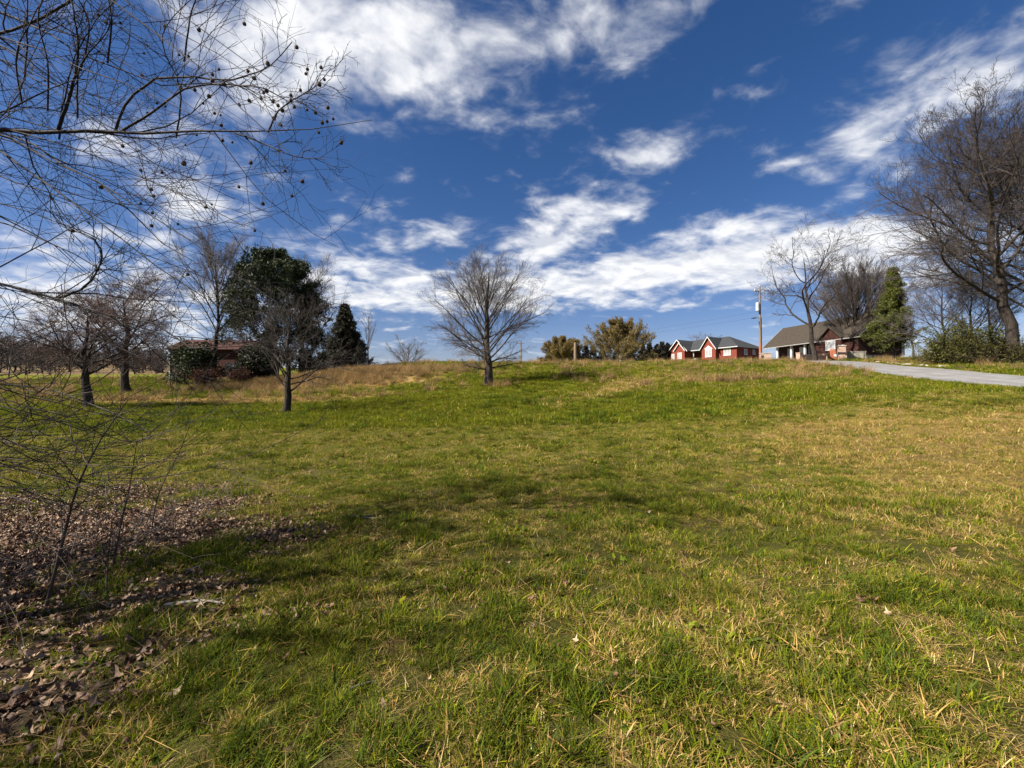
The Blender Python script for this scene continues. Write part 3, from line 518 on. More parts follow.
s1 = sprout(rng, LP[~LOW], LR[~LOW], 10, .3, .99, 22, 62, .17, 6, trop=.02, jit=.13, fall=.25, rk=.5, rmin=.0028, lmin=.3)
tipx = 512 + FPX * (s1[0][:, -1, 0] + TR[0]) / np.maximum(s1[0][:, -1, 1] + TR[1], .5); s1 = tuple(q[tipx < 362] for q in s1)   # no stray sprays far beyond the rest
s2 = sprout(rng, *s1, 4, .2, .97, 25, 60, .5, 5, trop=.02, jit=.15, fall=.3, rmin=.0022, lmin=.1)
s3 = sprout(rng, *s2, 2, .3, .97, 25, 60, .5, 3, trop=.03, jit=.15, fall=.3, rmin=.0018, lmin=.05)
tube_mesh('twigs', [(*s1, 4), (*s2, 3), (*s3, 3)], TWIG_BACKLIT, gum)
q1 = sprout(rng, LP[LOW], LR[LOW], 7, .45, .98, 20, 50, .2, 8, trop=.05, jit=.08, fall=.3, rk=.6, rmin=.0032, lmin=.35); q2 = sprout(rng, *q1, 4, .25, .97, 22, 50, .5, 5, trop=.03, jit=.12, rmin=.0022, lmin=.1)
tube_mesh('low_twigs', [(*q1, 4), (*q2, 3)], BARK_GREY, gum)
# crown above and behind, out of the picture: throws the dappled shade over the lower left
c1_ = sprout(rng, tp, trd, 22, .25, .98, 40, 80, .52, 8, trop=.05, jit=.1, fall=.4, rk=.4); c2_ = sprout(rng, *c1_, 11, .2, .98, 25, 55, .45, 6, trop=.03, jit=.12, rk=.5, rmin=.006); c3_ = sprout(rng, *c2_, 7, .2, .98, 25, 55, .45, 4, rmin=.005)
def keep(Pc, Rc):                                                   # nothing of the rear crown hangs across the view
    Q = Pc + TR; inside = ((Q[:, :, 0] > -1.19 * np.maximum(Q[:, :, 1], .0) - .7) & (Q[:, :, 1] > -.5)).any(1) | (np.hypot(Q[:, :, 0], Q[:, :, 1]) < 2.2).any(1)
    return Pc[~inside], Rc[~inside]
tube_mesh('crown', [(*keep(*c1_), 5), (*keep(*c2_), 4), (*keep(*c3_), 3)], TWIG_GREY, gum)
# seed balls
bm = bmesh.new(); bmesh.ops.create_icosphere(bm, subdivisions=3, radius=.5)
for vtx in bm.verts: vtx.co *= 1 + .10 * math.sin(vtx.co.x * 37) * math.sin(vtx.co.y * 41) + .09 * math.sin(vtx.co.z * 45)
bmesh.ops.create_cone(bm, segments=5, radius1=.05, radius2=.05, depth=1.3, matrix=Matrix.Translation((0, 0, 1.1)))
ball_me = bpy.data.meshes.new('seed_ball'); bm.to_mesh(ball_me); bm.free(); ball_me.materials.append(mat_noise('seed_ball_brown', (.03, .02, .013), (.085, .058, .036), 9, .9))
tips = s2[0][:, -1] + TR
pxs = 512 + FPX * tips[:, 0] / tips[:, 1]; pys = 393 - FPX * (tips[:, 2] - EYE) / tips[:, 1]
wgt = np.exp(-((pxs - 260) / 105) ** 2 - ((pys - 95) / 85) ** 2) + .25 * np.exp(-((pxs - 160) / 60) ** 2 - ((pys - 220) / 40) ** 2); wgt[(pxs < 20) | (pxs > 372) | (pys < -5)] = 0
pick = rng.choice(len(tips), 88, replace=False, p=wgt / wgt.sum())
def seed_ball(c, s):
    o = bpy.data.objects.new('seed_ball', ball_me); COL.objects.link(o); o.parent = gum; o.location = c - TR + np.array([0, 0, -s * 1.7]); o.scale = (s, s, s * 1.08); o.rotation_euler = (rng.normal() * .15, rng.normal() * .15, rng.random() * 6)
for q in pick: seed_ball(tips[q], rng.uniform(.024, .038))

# saplings and twiggy stems on the leaf litter
def sapling(label, base, pts, r0, seed, n=9, mat=TWIG_DARK):
    rg = np.random.default_rng(seed); bpt = at(*base); bpt[2] = hz(bpt[0], bpt[1]) - .03
    t = empty('sapling', bpt, 0, label, 'sapling', 'saplings on the leaf litter'); P = spline([bpt] + [at(*q) for q in pts], 10)[None] - bpt; Rr = np.linspace(r0, .003, 11)[None]
    tube_mesh('stem', [(P, Rr, 6)], mat, t); a = sprout(rg, np.repeat(P, 1, 0), Rr, n, .3, .98, 25, 60, .32, 6, trop=.03, jit=.12, rmin=.0025); c = sprout(rg, *a, 4, .2, .95, 25, 55, .45, 4, jit=.14, rmin=.002)
    tube_mesh('twigs', [(*a, 4), (*c, 3)], TWIG_DARK if mat == TWIG_DARK else TWIG_GREY, t)
sapling('long leaning sapling crossing the left edge of the leaf litter', (45, 608, 3.4), [(62, 545, 3.35), (80, 480, 3.3), (110, 425, 3.3), (128, 400, 3.3)], .013, 1)
sapling('slim upright sapling in the middle of the leaf litter', (112, 562, 4.2), [(122, 520, 4.2), (130, 485, 4.2), (137, 440, 4.1)], .008, 2)
sapling('thin bent sapling at the far edge of the leaf litter', (150, 520, 5.2), [(160, 490, 5.2), (178, 455, 5.2), (190, 425, 5.1)], .008, 3)
sapling('short twiggy sapling in the leaf litter beside the long leaning one', (106, 596, 3.6), [(108, 560, 3.6), (112, 520, 3.6)], .006, 4)
def brushy(label, px, py, Y, n, seed):
    rg = np.random.default_rng(seed); bpt = at(px, py, Y); bpt[2] = hz(bpt[0], bpt[1])
    o = rg.normal(size=(n, 3)) * np.array([.35, .3, 0]); o[:, 2] = [hz(bpt[0] + q[0], bpt[1] + q[1]) - bpt[2] - .02 for q in o]
    d = norm(rg.normal(size=(n, 3)) * np.array([.7, .7, .2]) + np.array([.1, 0, .8])); P = walk(rg, o, d, rg.uniform(.4, 1.0, n), 8, -.02, .1); Rr = np.repeat(np.linspace(.005, .002, 9)[None], n, 0)
    a = sprout(rg, P, Rr, 5, .3, .95, 25, 60, .35, 4, rmin=.0018); t = tube_mesh('brush', [(P, Rr, 4), (*a, 3)], TWIG_GREY, None); t.location = bpt
    return tag(t, label, 'brush', 'bare brush stems on the leaf litter')
brushy('clump of bare brush stems at the far edge of the leaf litter', 190, 508, 6.0, 22, 6); brushy('clump of bare brush stems beside the slim upright sapling', 135, 535, 5.0, 18, 7); brushy('clump of bare brush stems at the picture edge on the leaf litter', 20, 560, 4.2, 20, 8)

def fallen(label, a, c, r, seed, mat=BARK_PALE):
    rg = np.random.default_rng(seed); A = at(*a); C = at(*c)
    for q in (A, C): q[2] = hz(q[0], q[1]) + .03
    P = spline([A, (A + C) / 2 + rg.normal(size=3) * np.array([.06, .06, .01]) + np.array([0, 0, .02]), C], 8)[None]; Rr = np.linspace(r, r * .35, 9)[None]
    P[0, :, 2] = H(P[0, :, 0], P[0, :, 1]) + r * .9 + .01
    s = sprout(rg, P, Rr, 4, .3, .9, 30, 60, .3, 4, rmin=.002); t = tube_mesh('fallen_branch', [(P, Rr, 6), (*s, 4)], mat, None)
    return tag(t, label, 'branch', 'fallen branches')
fallen('pale fallen branch lying at the right edge of the leaf litter', (165, 597, 3.35), (225, 596, 3.35), .016, 1); fallen('thin pale stick lying across the leaf litter', (185, 560, 4.0), (225, 545, 4.3), .008, 2)
fallen('pale curved stick in the shaded grass beyond the leaf litter', (345, 520, 6), (400, 522, 5.8), .008, 3); fallen('short pale stick standing out in the near middle grass', (345, 690, 2.35), (378, 676, 2.45), .006, 4)

# ------------------------------------------------------------------ built things
def bx(bm, x0, x1, y0, y1, z0, z1):
    vs = [bm.verts.new(q) for q in [(x0, y0, z0), (x1, y0, z0), (x1, y1, z0), (x0, y1, z0), (x0, y0, z1), (x1, y0, z1), (x1, y1, z1), (x0, y1, z1)]]
    for f in [(3, 2, 1, 0), (4, 5, 6, 7), (0, 1, 5, 4), (1, 2, 6, 5), (2, 3, 7, 6), (3, 0, 4, 7)]: bm.faces.new([vs[i] for i in f])
def cyl(bm, x, y, z0, z1, r0, r1=None, n=12):
    r1 = r0 if r1 is None else r1; A = [bm.verts.new((x + r0 * math.cos(i * 2 * math.pi / n), y + r0 * math.sin(i * 2 * math.pi / n), z0)) for i in range(n)]
    B = [bm.verts.new((x + r1 * math.cos(i * 2 * math.pi / n), y + r1 * math.sin(i * 2 * math.pi / n), z1)) for i in range(n)]
    for i in range(n): bm.faces.new([A[i], A[(i + 1) % n], B[(i + 1) % n], B[i]])
    bm.faces.new(A[::-1]); bm.faces.new(B)
def poly(bm, pts, t):
    """slab: polygon pts extruded by vector t"""
    A = [bm.verts.new(q) for q in pts]; B = [bm.verts.new(Vector(q) + Vector(t)) for q in pts]; n = len(pts)
    for i in range(n): bm.faces.new([A[i], A[(i + 1) % n], B[(i + 1) % n], B[i]])
    bm.faces.new(A[::-1]); bm.faces.new(B)
def fin(bm, name, mat, parent=None, bev=0.0):
    bmesh.ops.recalc_face_normals(bm, faces=bm.faces)
    if bev: bmesh.ops.bevel(bm, geom=list(bm.edges), offset=bev, segments=1, affect='EDGES')
    me = bpy.data.meshes.new(name); bm.to_mesh(me); bm.free(); me.materials.append(mat); o = bpy.data.objects.new(name, me); COL.objects.link(o)
    if parent: o.parent = parent
    return o
def BM(): return bmesh.new()
def mat_brick(name, c1, c2, mortar, scale=1.0):
    m, bb, p = new_mat(name); tcn = bb.n.new('ShaderNodeTexCoord'); s = bb.n.new('ShaderNodeSeparateXYZ'); bb.l.new(tcn.outputs['Object'], s.inputs[0])
    vec = bb.xyz(bb.math('ADD', s.outputs[0], s.outputs[1]), s.outputs[2], 0.0); br = bb.n.new('ShaderNodeTexBrick'); bb.l.new(vec, br.inputs['Vector'])
    br.inputs['Color1'].default_value = (*c1, 1); br.inputs['Color2'].default_value = (*c2, 1); br.inputs['Mortar'].default_value = (*mortar, 1); br.inputs['Scale'].default_value = scale
    br.inputs['Brick Width'].default_value = .22; br.inputs['Row Height'].default_value = .075; br.inputs['Mortar Size'].default_value = .009
    nz = bb.noise(tcn.outputs['Object'], 2.0, 5, .6); bb.put(p.inputs['Base Color'], bb.mix(bb.math('MULTIPLY', bb.smooth(nz, .35, .75), .35), br.outputs[0], (c1[0] * .5, c1[1] * .5, c1[2] * .5)))
    p.inputs['Roughness'].default_value = .9; bump(bb, p, br.outputs['Fac'], -.4, .01); return m
BRICK_RED = mat_brick('red_brick', (.19, .028, .016), (.13, .022, .013), (.13, .065, .045))
BRICK_SHADED = mat_brick('shaded_red_brick', (.05, .013, .009), (.034, .010, .007), (.036, .024, .02))  # tree shade on the roadside house is put into this brick colour
BRICK_PINK = mat_brick('pale_pink_brick', (.38, .25, .19), (.30, .19, .145), (.38, .32, .26))
TRIM = mat_noise('dull_trim', (.2, .19, .175), (.28, .27, .25), 2, .6)
WHITE = mat_noise('white_paint', (.45, .45, .43), (.56, .56, .54), 2, .6)
SHINGLE_DARK = mat_noise('charcoal_shingles', (.022, .024, .027), (.042, .044, .047), 5, .9, 6, .3)
SHINGLE_GREY = mat_noise('grey_brown_shingles', (.026, .021, .016), (.05, .04, .03), 5, .9, 6, .3)  # roadside roof tone lowered as well, standing in for tree shade
GLASS = mat_noise('window_glass', (.03, .04, .05), (.05, .06, .07), 1, .12, 2, 0, None, .6)
CURTAIN = mat_noise('pale_blind', (.2, .205, .21), (.32, .325, .33), 2, .3)
WOOD_GREY = mat_noise('weathered_wood', (.11, .08, .052), (.22, .165, .11), 6, .9, 6, .3, (4, 4, .4))
WOOD_RED = mat_noise('faded_red_wood', (.22, .07, .035), (.34, .13, .07), 6, .9, 6, .2, (4, 4, .4))
METAL = mat_noise('galvanised_metal', (.3, .31, .32), (.42, .43, .44), 3, .45, 3, 0, None, .5)
DARK = mat_noise('dark_metal', (.02, .02, .022), (.04, .04, .042), 3, .5)
BARN = mat_noise('dark_barn_boards', (.032, .011, .008), (.075, .027, .02), 4, .9, 6, .3, (6, 6, .3))
STONE = mat_noise('pale_stone', (.25, .22, .185), (.40, .36, .31), 5, .9, 6, .5)
CONCRETE = mat_noise('grey_concrete', (.22, .21, .17), (.32, .3, .25), 4, .9)
WIRE = mat_noise('wire_black', (.02, .02, .02), (.035, .035, .035), 2, .6)

def window(parent, x, z0, z1, wd, y, glass=GLASS, mull=True, axis='x'):
    """a window on the wall plane y (facing -y): frame > pane"""
    f = BM(); t = .09; fx0, fx1 = x - wd / 2, x + wd / 2
    bx(f, fx0, fx1, y - .06, y + .02, z1 - t, z1); bx(f, fx0 - .06, fx1 + .06, y - .10, y + .02, z0, z0 + t); bx(f, fx0, fx0 + t, y - .06, y + .02, z0 + t, z1 - t); bx(f, fx1 - t, fx1, y - .06, y + .02, z0 + t, z1 - t)
    if mull: bx(f, x - .03, x + .03, y - .05, y + .02, z0 + t, z1 - t)
    o = fin(f, 'window', WHITE, parent); g_ = BM(); bx(g_, fx0 + t, fx1 - t, y - .03, y + .02, z0 + t, z1 - t); fin(g_, 'pane', glass, o); return o
def gable(parent, x0, x1, y0, y1, ze, zr, wallmat, roofmat, oh=.35, trim=None):
    """front gable: wall triangle prism, two roof slabs, white rake boards"""
    xm = (x0 + x1) / 2; b1 = BM(); poly(b1, [(x0, y0, ze - 2.75), (x1, y0, ze - 2.75), (x1, y0, ze), (xm, y0, zr), (x0, y0, ze)], (0, y1 - y0, 0)); fin(b1, 'wall', wallmat, parent)
    s = (zr - ze) / (xm - x0); r = BM(); e = ze - oh * s
    for sx in (-1, 1):
        xe = x0 - oh if sx < 0 else x1 + oh
        poly(r, [(xe, y0 - oh, e + .03), (xm, y0 - oh, zr + .03), (xm, y1, zr + .03), (xe, y1, e + .03)], (0, 0, .14))
    fin(r, 'gable_roof', roofmat, parent)
    t = BM()
    for sx in (-1, 1):
        xe = x0 - oh if sx < 0 else x1 + oh; poly(t, [(xe, y0 - oh - .06, e - .02), (xm, y0 - oh - .06, zr - .02), (xm, y0 - oh - .06, zr + .18), (xe, y0 - oh - .06, e + .18)], (0, .05, 0))
    fin(t, 'gable_trim', trim or WHITE, parent)
def foundation(parent, x0, x1, y0, y1, d=1.2):
    f = BM(); bx(f, x0, x1, y0, y1, -d, .05); return fin(f, 'foundation', CONCRETE, parent)

# --- red brick ranch house on the crest
X0, Y0 = 36.9, 98.0
z1_ = hz(X0, Y0); z2_ = hz(X0 + 7.5, Y0 - 13); zb = at(715, 361.6, 91)[2]
h1 = empty('brick_house', (X0, Y0, zb), R(-60), 'red brick single-storey house with white-trimmed gables and a charcoal roof on the crest', 'house')
Wd = 8.0
b1 = BM(); bx(b1, 0, 4.4, .2, Wd, 0, 2.7); bx(b1, 4.4, 8.1, 1.8, Wd, 0, 2.7); bx(b1, 8.1, 15.1, 0, Wd, 0, 2.7); fin(b1, 'wall', BRICK_RED, h1)
r = BM(); ov = .45; ze = 2.62; zr = 5.3
A = (-ov, -ov, ze); B = (15.1 + ov, -ov, ze); C = (15.1 + ov, Wd + ov, ze); D = (-ov, Wd + ov, ze); E = (1.5, Wd / 2, zr); F = (10.9, Wd / 2, zr)
vs = [r.verts.new(q) for q in (A, B, C, D, E, F)]; lo = [r.verts.new((q[0], q[1], q[2] - .16)) for q in (A, B, C, D)]
for f in [(0, 1, 5, 4), (1, 2, 5), (2, 3, 4, 5), (3, 0, 4)]: r.faces.new([vs[i] for i in f])
for i in range(4): r.faces.new([vs[i], vs[(i + 1) % 4], lo[(i + 1) % 4], lo[i]])
r.faces.new(lo[::-1]); fin(r, 'roof', SHINGLE_DARK, h1)
fa = BM(); bx(fa, -ov - .03, 15.1 + ov + .03, -ov - .05, -ov - .01, 2.44, 2.60); bx(fa, 15.1 + ov + .01, 15.1 + ov + .05, -ov, Wd + ov, 2.44, 2.60); fin(fa, 'fascia', mat_noise('grey_fascia', (.35, .36, .36), (.42, .43, .43)), h1)
gable(h1, 0.0, 4.6, -1.4, 4, 2.7, 5.0, BRICK_RED, SHINGLE_DARK); gable(h1, 2.0, 4.5, -2.0, 1, 2.7, 4.2, BRICK_RED, SHINGLE_DARK, .25); gable(h1, 8.0, 11.2, -1.0, 4, 2.7, 4.9, BRICK_RED, SHINGLE_DARK)
window(h1, 1.0, .8, 2.1, .8, -1.4, CURTAIN); window(h1, 3.25, .8, 2.2, 1.1, -2.0, CURTAIN); window(h1, 9.6, .8, 2.5, 1.5, -1.0, CURTAIN); window(h1, 13.1, .9, 2.4, 1.5, 0.0, CURTAIN)
pdm = BM(); poly(pdm, [(8.6, -1.06, 2.5), (10.6, -1.06, 2.5), (9.6, -1.06, 3.2)], (0, .05, 0)); fin(pdm, 'window_pediment', WHITE, h1)
dr = BM(); bx(dr, 5.9, 6.9, 1.74, 1.82, .1, 2.2); fin(dr, 'door', DARK, h1)
for xx in (5.1, 7.6): c = BM(); cyl(c, xx, .2, .1, 2.6, .12); bx(c, xx - .17, xx + .17, .03, .37, .1, .25); bx(c, xx - .17, xx + .17, .03, .37, 2.45, 2.6); fin(c, 'porch_column', WHITE, h1)
st = BM(); bx(st, 4.7, 8.0, -.3, 1.8, 0, .1); bx(st, 5.6, 7.9, -.9, -.31, -.1, .05); fin(st, 'porch_step', WHITE, h1)
rl = BM(); bx(rl, 4.8, 5.9, .1, .15, .75, .82); [bx(rl, 4.85 + k * .15, 4.89 + k * .15, .1, .15, .1, .75) for k in range(7)]; fin(rl, 'porch_railing', WHITE, h1)
sw = empty('window', (15.1, 3.0, 0), R(90)); sw.parent = h1; window(sw, 0, 1.0, 2.2, 1.1, 0, GLASS)
sw2 = empty('window', (15.1, 5.8, 0), R(90)); sw2.parent = h1; window(sw2, 0, 1.2, 2.2, .8, 0, GLASS)
ch = BM(); bx(ch, 5.4, 6.1, 4.8, 5.5, 4.0, 5.7); fin(ch, 'vent_stack', DARK, h1)
foundation(h1, -.02, 15.12, -.02, Wd)

# --- grey-roofed brick house beyond the road
zb2 = at(790, 359.2, 67)[2]
h2 = empty('brick_house', (44, 74, zb2), R(-77.2), 'shade-darkened brick house with a big grey-brown roof and white porch columns behind the bare oak', 'house')
b2 = BM(); bx(b2, 0, 8.6, 1.9, 7.6, 0, 2.7); bx(b2, 8.6, 15.6, 0, 7.6, 0, 2.7); fin(b2, 'wall', BRICK_SHADED, h2)
def gable_roof(parent, x0, x1, y0, y1, ze, zr, ov, mat, wallmat, th=.18, ends=True):
    ym = (y0 + y1) / 2; r = BM(); s = (zr - ze) / (ym - y0)
    for ye in (y0 - ov, y1 + ov): poly(r, [(x0 - ov, ye, ze - ov * s + .03), (x1 + ov, ye, ze - ov * s + .03), (x1 + ov, ym, zr + .03), (x0 - ov, ym, zr + .03)], (0, 0, th))
    fin(r, 'roof', mat, parent)
    for xx in (x0, x1 - .2): e = BM(); poly(e, [(xx, y0, ze), (xx, y1, ze), (xx, ym, zr)], (.2, 0, 0)); fin(e, 'gable_end', wallmat, parent)
    t = BM()
    for xx in (x0 - ov - .06, x1 + ov + .01):
        for ye in (y0 - ov, y1 + ov): poly(t, [(xx, ye, ze - ov * s + .02), (xx, ym, zr + .02), (xx, ym, zr + .22), (xx, ye, ze - ov * s + .22)], (.05, 0, 0))
    bx(t, x0 - ov, x1 + ov, y0 - ov - .05, y0 - ov - .01, ze - ov * s + .03, ze - ov * s + .15)
    fin(t, 'roof_trim', TRIM, parent)
gable_roof(h2, 0, 15.6, 0, 7.6, 2.7, 5.9, .5, SHINGLE_GREY, BRICK_SHADED)
gable(h2, 10.4, 13.6, -.5, 4, 2.7, 4.2, BRICK_SHADED, SHINGLE_GREY, .3, SHINGLE_GREY); window(h2, 12.0, .9, 2.3, 1.5, -.5, CURTAIN)
for xx in (1.95, 4.7, 7.2): c = BM(); bx(c, xx - .13, xx + .13, .05, .31, .05, 2.6); bx(c, xx - .19, xx + .19, 0, .36, .05, .3); bx(c, xx - .19, xx + .19, 0, .36, 2.45, 2.6); fin(c, 'porch_column', WHITE, h2)
pf = BM(); bx(pf, 0, 8.6, -.1, 1.9, -.1, .05); fin(pf, 'porch_floor', CONCRETE, h2)
window(h2, 2.9, .7, 2.2, 1.1, 1.9, CURTAIN); window(h2, 6.9, .5, 2.2, 1.2, 1.9, GLASS); 
d2 = BM(); bx(d2, 4.6, 5.6, 1.84, 1.92, .05, 2.15); fin(d2, 'door', WHITE, h2)
wc = BM(); bx(wc, 15.45, 15.75, 7.62, 8.0, 0, 2.6); fin(wc, 'corner_board', WHITE, h2)
foundation(h2, .02, 15.58, .02, 7.58)

# --- brick walls and pillars by the grey-roofed house
def low_wall(label, px0, Y0_, px1, Y1_, hgt, mat, pillars=True, cat='wall', name='garden_wall'):
    a = ground_at(px0, Y0_); c = ground_at(px1, Y1_); d = c - a; ln = math.hypot(d[0], d[1]); t = empty(name, (a[0], a[1], min(a[2], c[2])), math.atan2(d[1], d[0]), label, cat)
    q = BM(); bx(q, 0, ln, -.15, .15, -.4, hgt); fin(q, 'wall_body', mat, t); q = BM(); bx(q, -.03 if not pillars else .25, ln + .03 if not pillars else ln - .25, -.2, .2, hgt + .002, hgt + .08); fin(q, 'coping', STONE, t)
    if pillars:
        for xx in (0, ln): q = BM(); bx(q, xx - .28, xx + .28, -.28, .28, -.4, hgt + .22); bx(q, xx - .33, xx + .33, -.33, .33, hgt + .222, hgt + .3); fin(q, 'pillar', mat, t)
    return t
low_wall('pale pink brick garden wall with end pillars at the foot of the bare oak', 800, 57.5, 827, 59, .95, BRICK_PINK)
low_wall('dull grey-green low wall behind the tall brick pillar', 848, 57.5, 866, 57, 1.05, CONCRETE, False)
pl = ground_at(842, 57); t = empty('brick_pillar', pl, R(-30), 'tall pale pink brick gate pillar right of the garden wall', 'pillar')
q = BM(); bx(q, -.42, .42, -.42, .42, -.4, 1.85); fin(q, 'shaft', BRICK_PINK, t); q = BM(); bx(q, -.5, .5, -.5, .5, 1.852, 1.97); bx(q, -.3, .3, -.3, .3, 1.97, 2.1); fin(q, 'cap', STONE, t)
pl = ground_at(835.5, 58.3); t = empty('garden_gate', pl, R(-30), 'red wooden gate with a small white sign between garden wall and tall pillar', 'gate')
q = BM(); [bx(q, -.55 + k * .16, -.41 + k * .16, -.02, .02, .05, 1.55) for k in range(7)]; fin(q, 'boards', WOOD_RED, t); q = BM(); bx(q, -.57, .57, .022, .06, .3, .42); bx(q, -.57, .57, .022, .06, 1.2, 1.32); fin(q, 'rails', WOOD_RED, t)
q = BM(); bx(q, -.12, .3, -.05, -.022, .5, .8); fin(q, 'sign', WHITE, t)
# letter box of pale brick at the pole's foot
pl = ground_at(765.5, 57.3); t = empty('brick_mailbox', pl, R(-25), 'squat pale brick mailbox beside the foot of the utility pole', 'mailbox')
q = BM(); bx(q, -.62, .62, -.4, .4, -.3, 1.02); fin(q, 'body', BRICK_PINK, t); q = BM(); bx(q, -.68, .68, -.46, .46, 1.022, 1.12); fin(q, 'cap', STONE, t); q = BM(); bx(q, -.5, -.2, -.44, -.402, .45, .8); fin(q, 'mailbox_door', DARK, t)
# --- utility poles and line
pb = ground_at(760.8, 58.6); up = empty('utility_pole', pb, R(15), 'tall wooden utility pole with transformer and lamp beside the brick mailbox', 'utility pole')
q = BM(); cyl(q, 0, 0, 2.6, 10.3, .155, .11, 14); fin(q, 'pole', WOOD_GREY, up); q = BM(); cyl(q, 0, 0, -.5, 2.6, .175, .156, 14); fin(q, 'pole_foot', WOOD_RED, up)
q = BM(); cyl(q, -.42, -.05, 6.9, 8.0, .24, .24, 14); cyl(q, -.42, -.05, 8.0, 8.08, .2, .1, 14); bx(q, -.2, -.1, -.1, 0, 7.2, 7.7); tf = fin(q, 'transformer', METAL, up)
q = BM(); cyl(q, -.42, -.05, 8.09, 8.35, .05, .03); fin(q, 'bushing', DARK, tf)
q = BM(); bx(q, -.9, -.12, -.04, .04, 9.55, 9.67); fin(q, 'bracket', WOOD_GREY, up); q = BM(); cyl(q, -.82, 0, 9.67, 9.9, .06, .04); fin(q, 'insulator', WHITE, up); q = BM(); cyl(q, 0, 0, 10.3, 10.48, .05, .035); fin(q, 'insulator', WHITE, up)
q = BM(); bx(q, -.75, -.1, -.03, .03, 5.95, 6.02); fin(q, 'lamp_arm', METAL, up); q = BM(); poly(q, [(-1.35, -.13, 5.78), (-.72, -.16, 5.86), (-.72, .16, 5.86), (-1.35, .13, 5.78)], (0, 0, .14)); fin(q, 'street_lamp_head', DARK, up, .03)
q = BM(); cyl(q, .22, -.02, 0, 6.0, .05); fin(q, 'conduit', METAL, up); 
pb2 = ground_at(521, 112); up2 = empty('utility_pole', pb2, 0, 'thin distant utility pole seen through the right of the round bare tree', 'utility pole')
q = BM(); cyl(q, 0, 0, -.5, 10.0, .2, .14); fin(q, 'pole', WOOD_GREY, up2); q = BM(); bx(q, -.9, .9, -.22, -.14, 9.3, 9.42); fin(q, 'crossarm', WOOD_GREY, up2)
def wire(label, a, c, sag, r=.008):
    t = np.linspace(0, 1, 25)[:, None]; P = a + (c - a) * t; P[:, 2] -= (4 * sag * t * (1 - t))[:, 0]; return tag(tube_mesh('power_line', [(P[None], np.full((1, 25), r), 4)], WIRE, None), label, 'wire', 'overhead wires')
wire('lower overhead wire strung from the lamp on the utility pole towards the distant pole', pb + np.array([-.15, 0, 6.1]), pb2 + np.array([0, 0, 8.6]), .6); wire('upper overhead wire strung from below the transformer towards the distant pole', pb + np.array([-.15, 0, 6.9]), pb2 + np.array([0, -.18, 9.4]), .8)
# --- lone posts
pp = ground_at(575.5, 66); q = BM(); cyl(q, 0, 0, -.3, 3.45, .27, .23, 10); o = fin(q, 'wooden_post', WOOD_GREY, None, .02); o.location = pp; tag(o, 'thick tan wooden post between the two golden trees', 'post')
pp = ground_at(8, 66); q = BM(); cyl(q, 0, 0, -.3, 3.8, .13, .09, 10); o = fin(q, 'wooden_post', BARK_PALE, None, .01); o.location = pp; o.rotation_euler = (0, R(5), 0); tag(o, 'thin whitish post far off before the brown woods', 'post')
# --- dark shed among the trees
sp = ground_at(170, 52); sh_ = empty('shed', (sp[0], sp[1], hz(sp[0] + 4, sp[1]) - .1), R(4), 'dark reddish-brown shed half hidden behind the thicket and bare trees', 'shed')
q = BM(); bx(q, 0, 10, 0, 6, -.8, 4.0); fin(q, 'wall', BARN, sh_); gr = BM(); 
for ye in (-.4, 6.4): poly(gr, [(-.4, ye, 3.85), (10.4, ye, 3.85), (10.4, 3, 5.3), (-.4, 3, 5.3)], (0, 0, .12))
fin(gr, 'roof', BARN, sh_)
for xx in (0, 9.85): q = BM(); poly(q, [(xx, 0, 4.0), (xx, 6, 4.0), (xx, 3, 5.2)], (.15, 0, 0)); fin(q, 'gable_end', BARN, sh_)
q = BM(); bx(q, -.12, -.003, -.06, .1, -.3, 3.8); fin(q, 'corner_board', METAL, sh_); q = BM(); bx(q, 6.4, 8.2, -.04, -.004, .2, 2.3); fin(q, 'door', DARK, sh_); window(sh_, 3.0, 1.3, 2.4, 1.1, 0)
# --- pale stones along the far verge of the road
rg = np.random.default_rng(17)
for i, (px, py) in enumerate([(871, 361), (878, 362), (889, 363.5), (892, 363), (895, 364), (899, 363.5), (903, 364.3), (907, 364.6), (911, 365), (917, 365.2), (922, 366), (927, 366), (938, 367), (942, 367)]):
    k = (px - 512) / FPX; Y = (17 + ROAD_W / .9468 + .8 + rg.uniform(0, .5)) / (k - .34); x = k * Y
    bm = BM(); bmesh.ops.create_icosphere(bm, subdivisions=2, radius=.5); s = rg.uniform(.2, .42)
    for vv in bm.verts: vv.co *= 1 + .25 * math.sin(vv.co.x * 7 + i) * math.cos(vv.co.y * 6 + 2 * i); vv.co.x *= s * 1.5; vv.co.y *= s; vv.co.z *= s * .6
    o = fin(bm, 'stone', STONE, None); o.location = (x, Y, hz(x, Y) + .06); o.rotation_euler = (0, 0, rg.random() * 6); tag(o, 'pale stone in the row along the far verge of the road', 'stone', 'pale stones along the road verge')

# ------------------------------------------------------------------ grass and leaves
m_grass, bb, p = new_mat('grass_blades'); a = attr(bb, 'col'); pos = geo_pos(bb); oi = bb.n.new('ShaderNodeObjectInfo')
gcol = bb.mix(bb.math('MULTIPLY', bb.smooth(bb.noise(pos, .9, 4, .6),   .4, .7), .18), a.outputs['Color'], (.17, .13, .02), 'MIX')
hs = bb.n.new('ShaderNodeHueSaturation'); bb.l.new(gcol, hs.inputs['Color']); bb.put(hs.inputs['Value'], bb.math('ADD', .6, bb.math('MULTIPLY', oi.outputs['Random'], .8)))
bb.put(p.inputs['Base Color'], hs.outputs[0]); p.inputs['Roughness'].default_value = .7; p.inputs['Specular IOR Level'].default_value = .06
tr = bb.n.new('ShaderNodeBsdfTranslucent'); bb.l.new(hs.outputs[0], tr.inputs[0]); mx = bb.n.new('ShaderNodeMixShader'); mx.inputs[0].default_value = .3
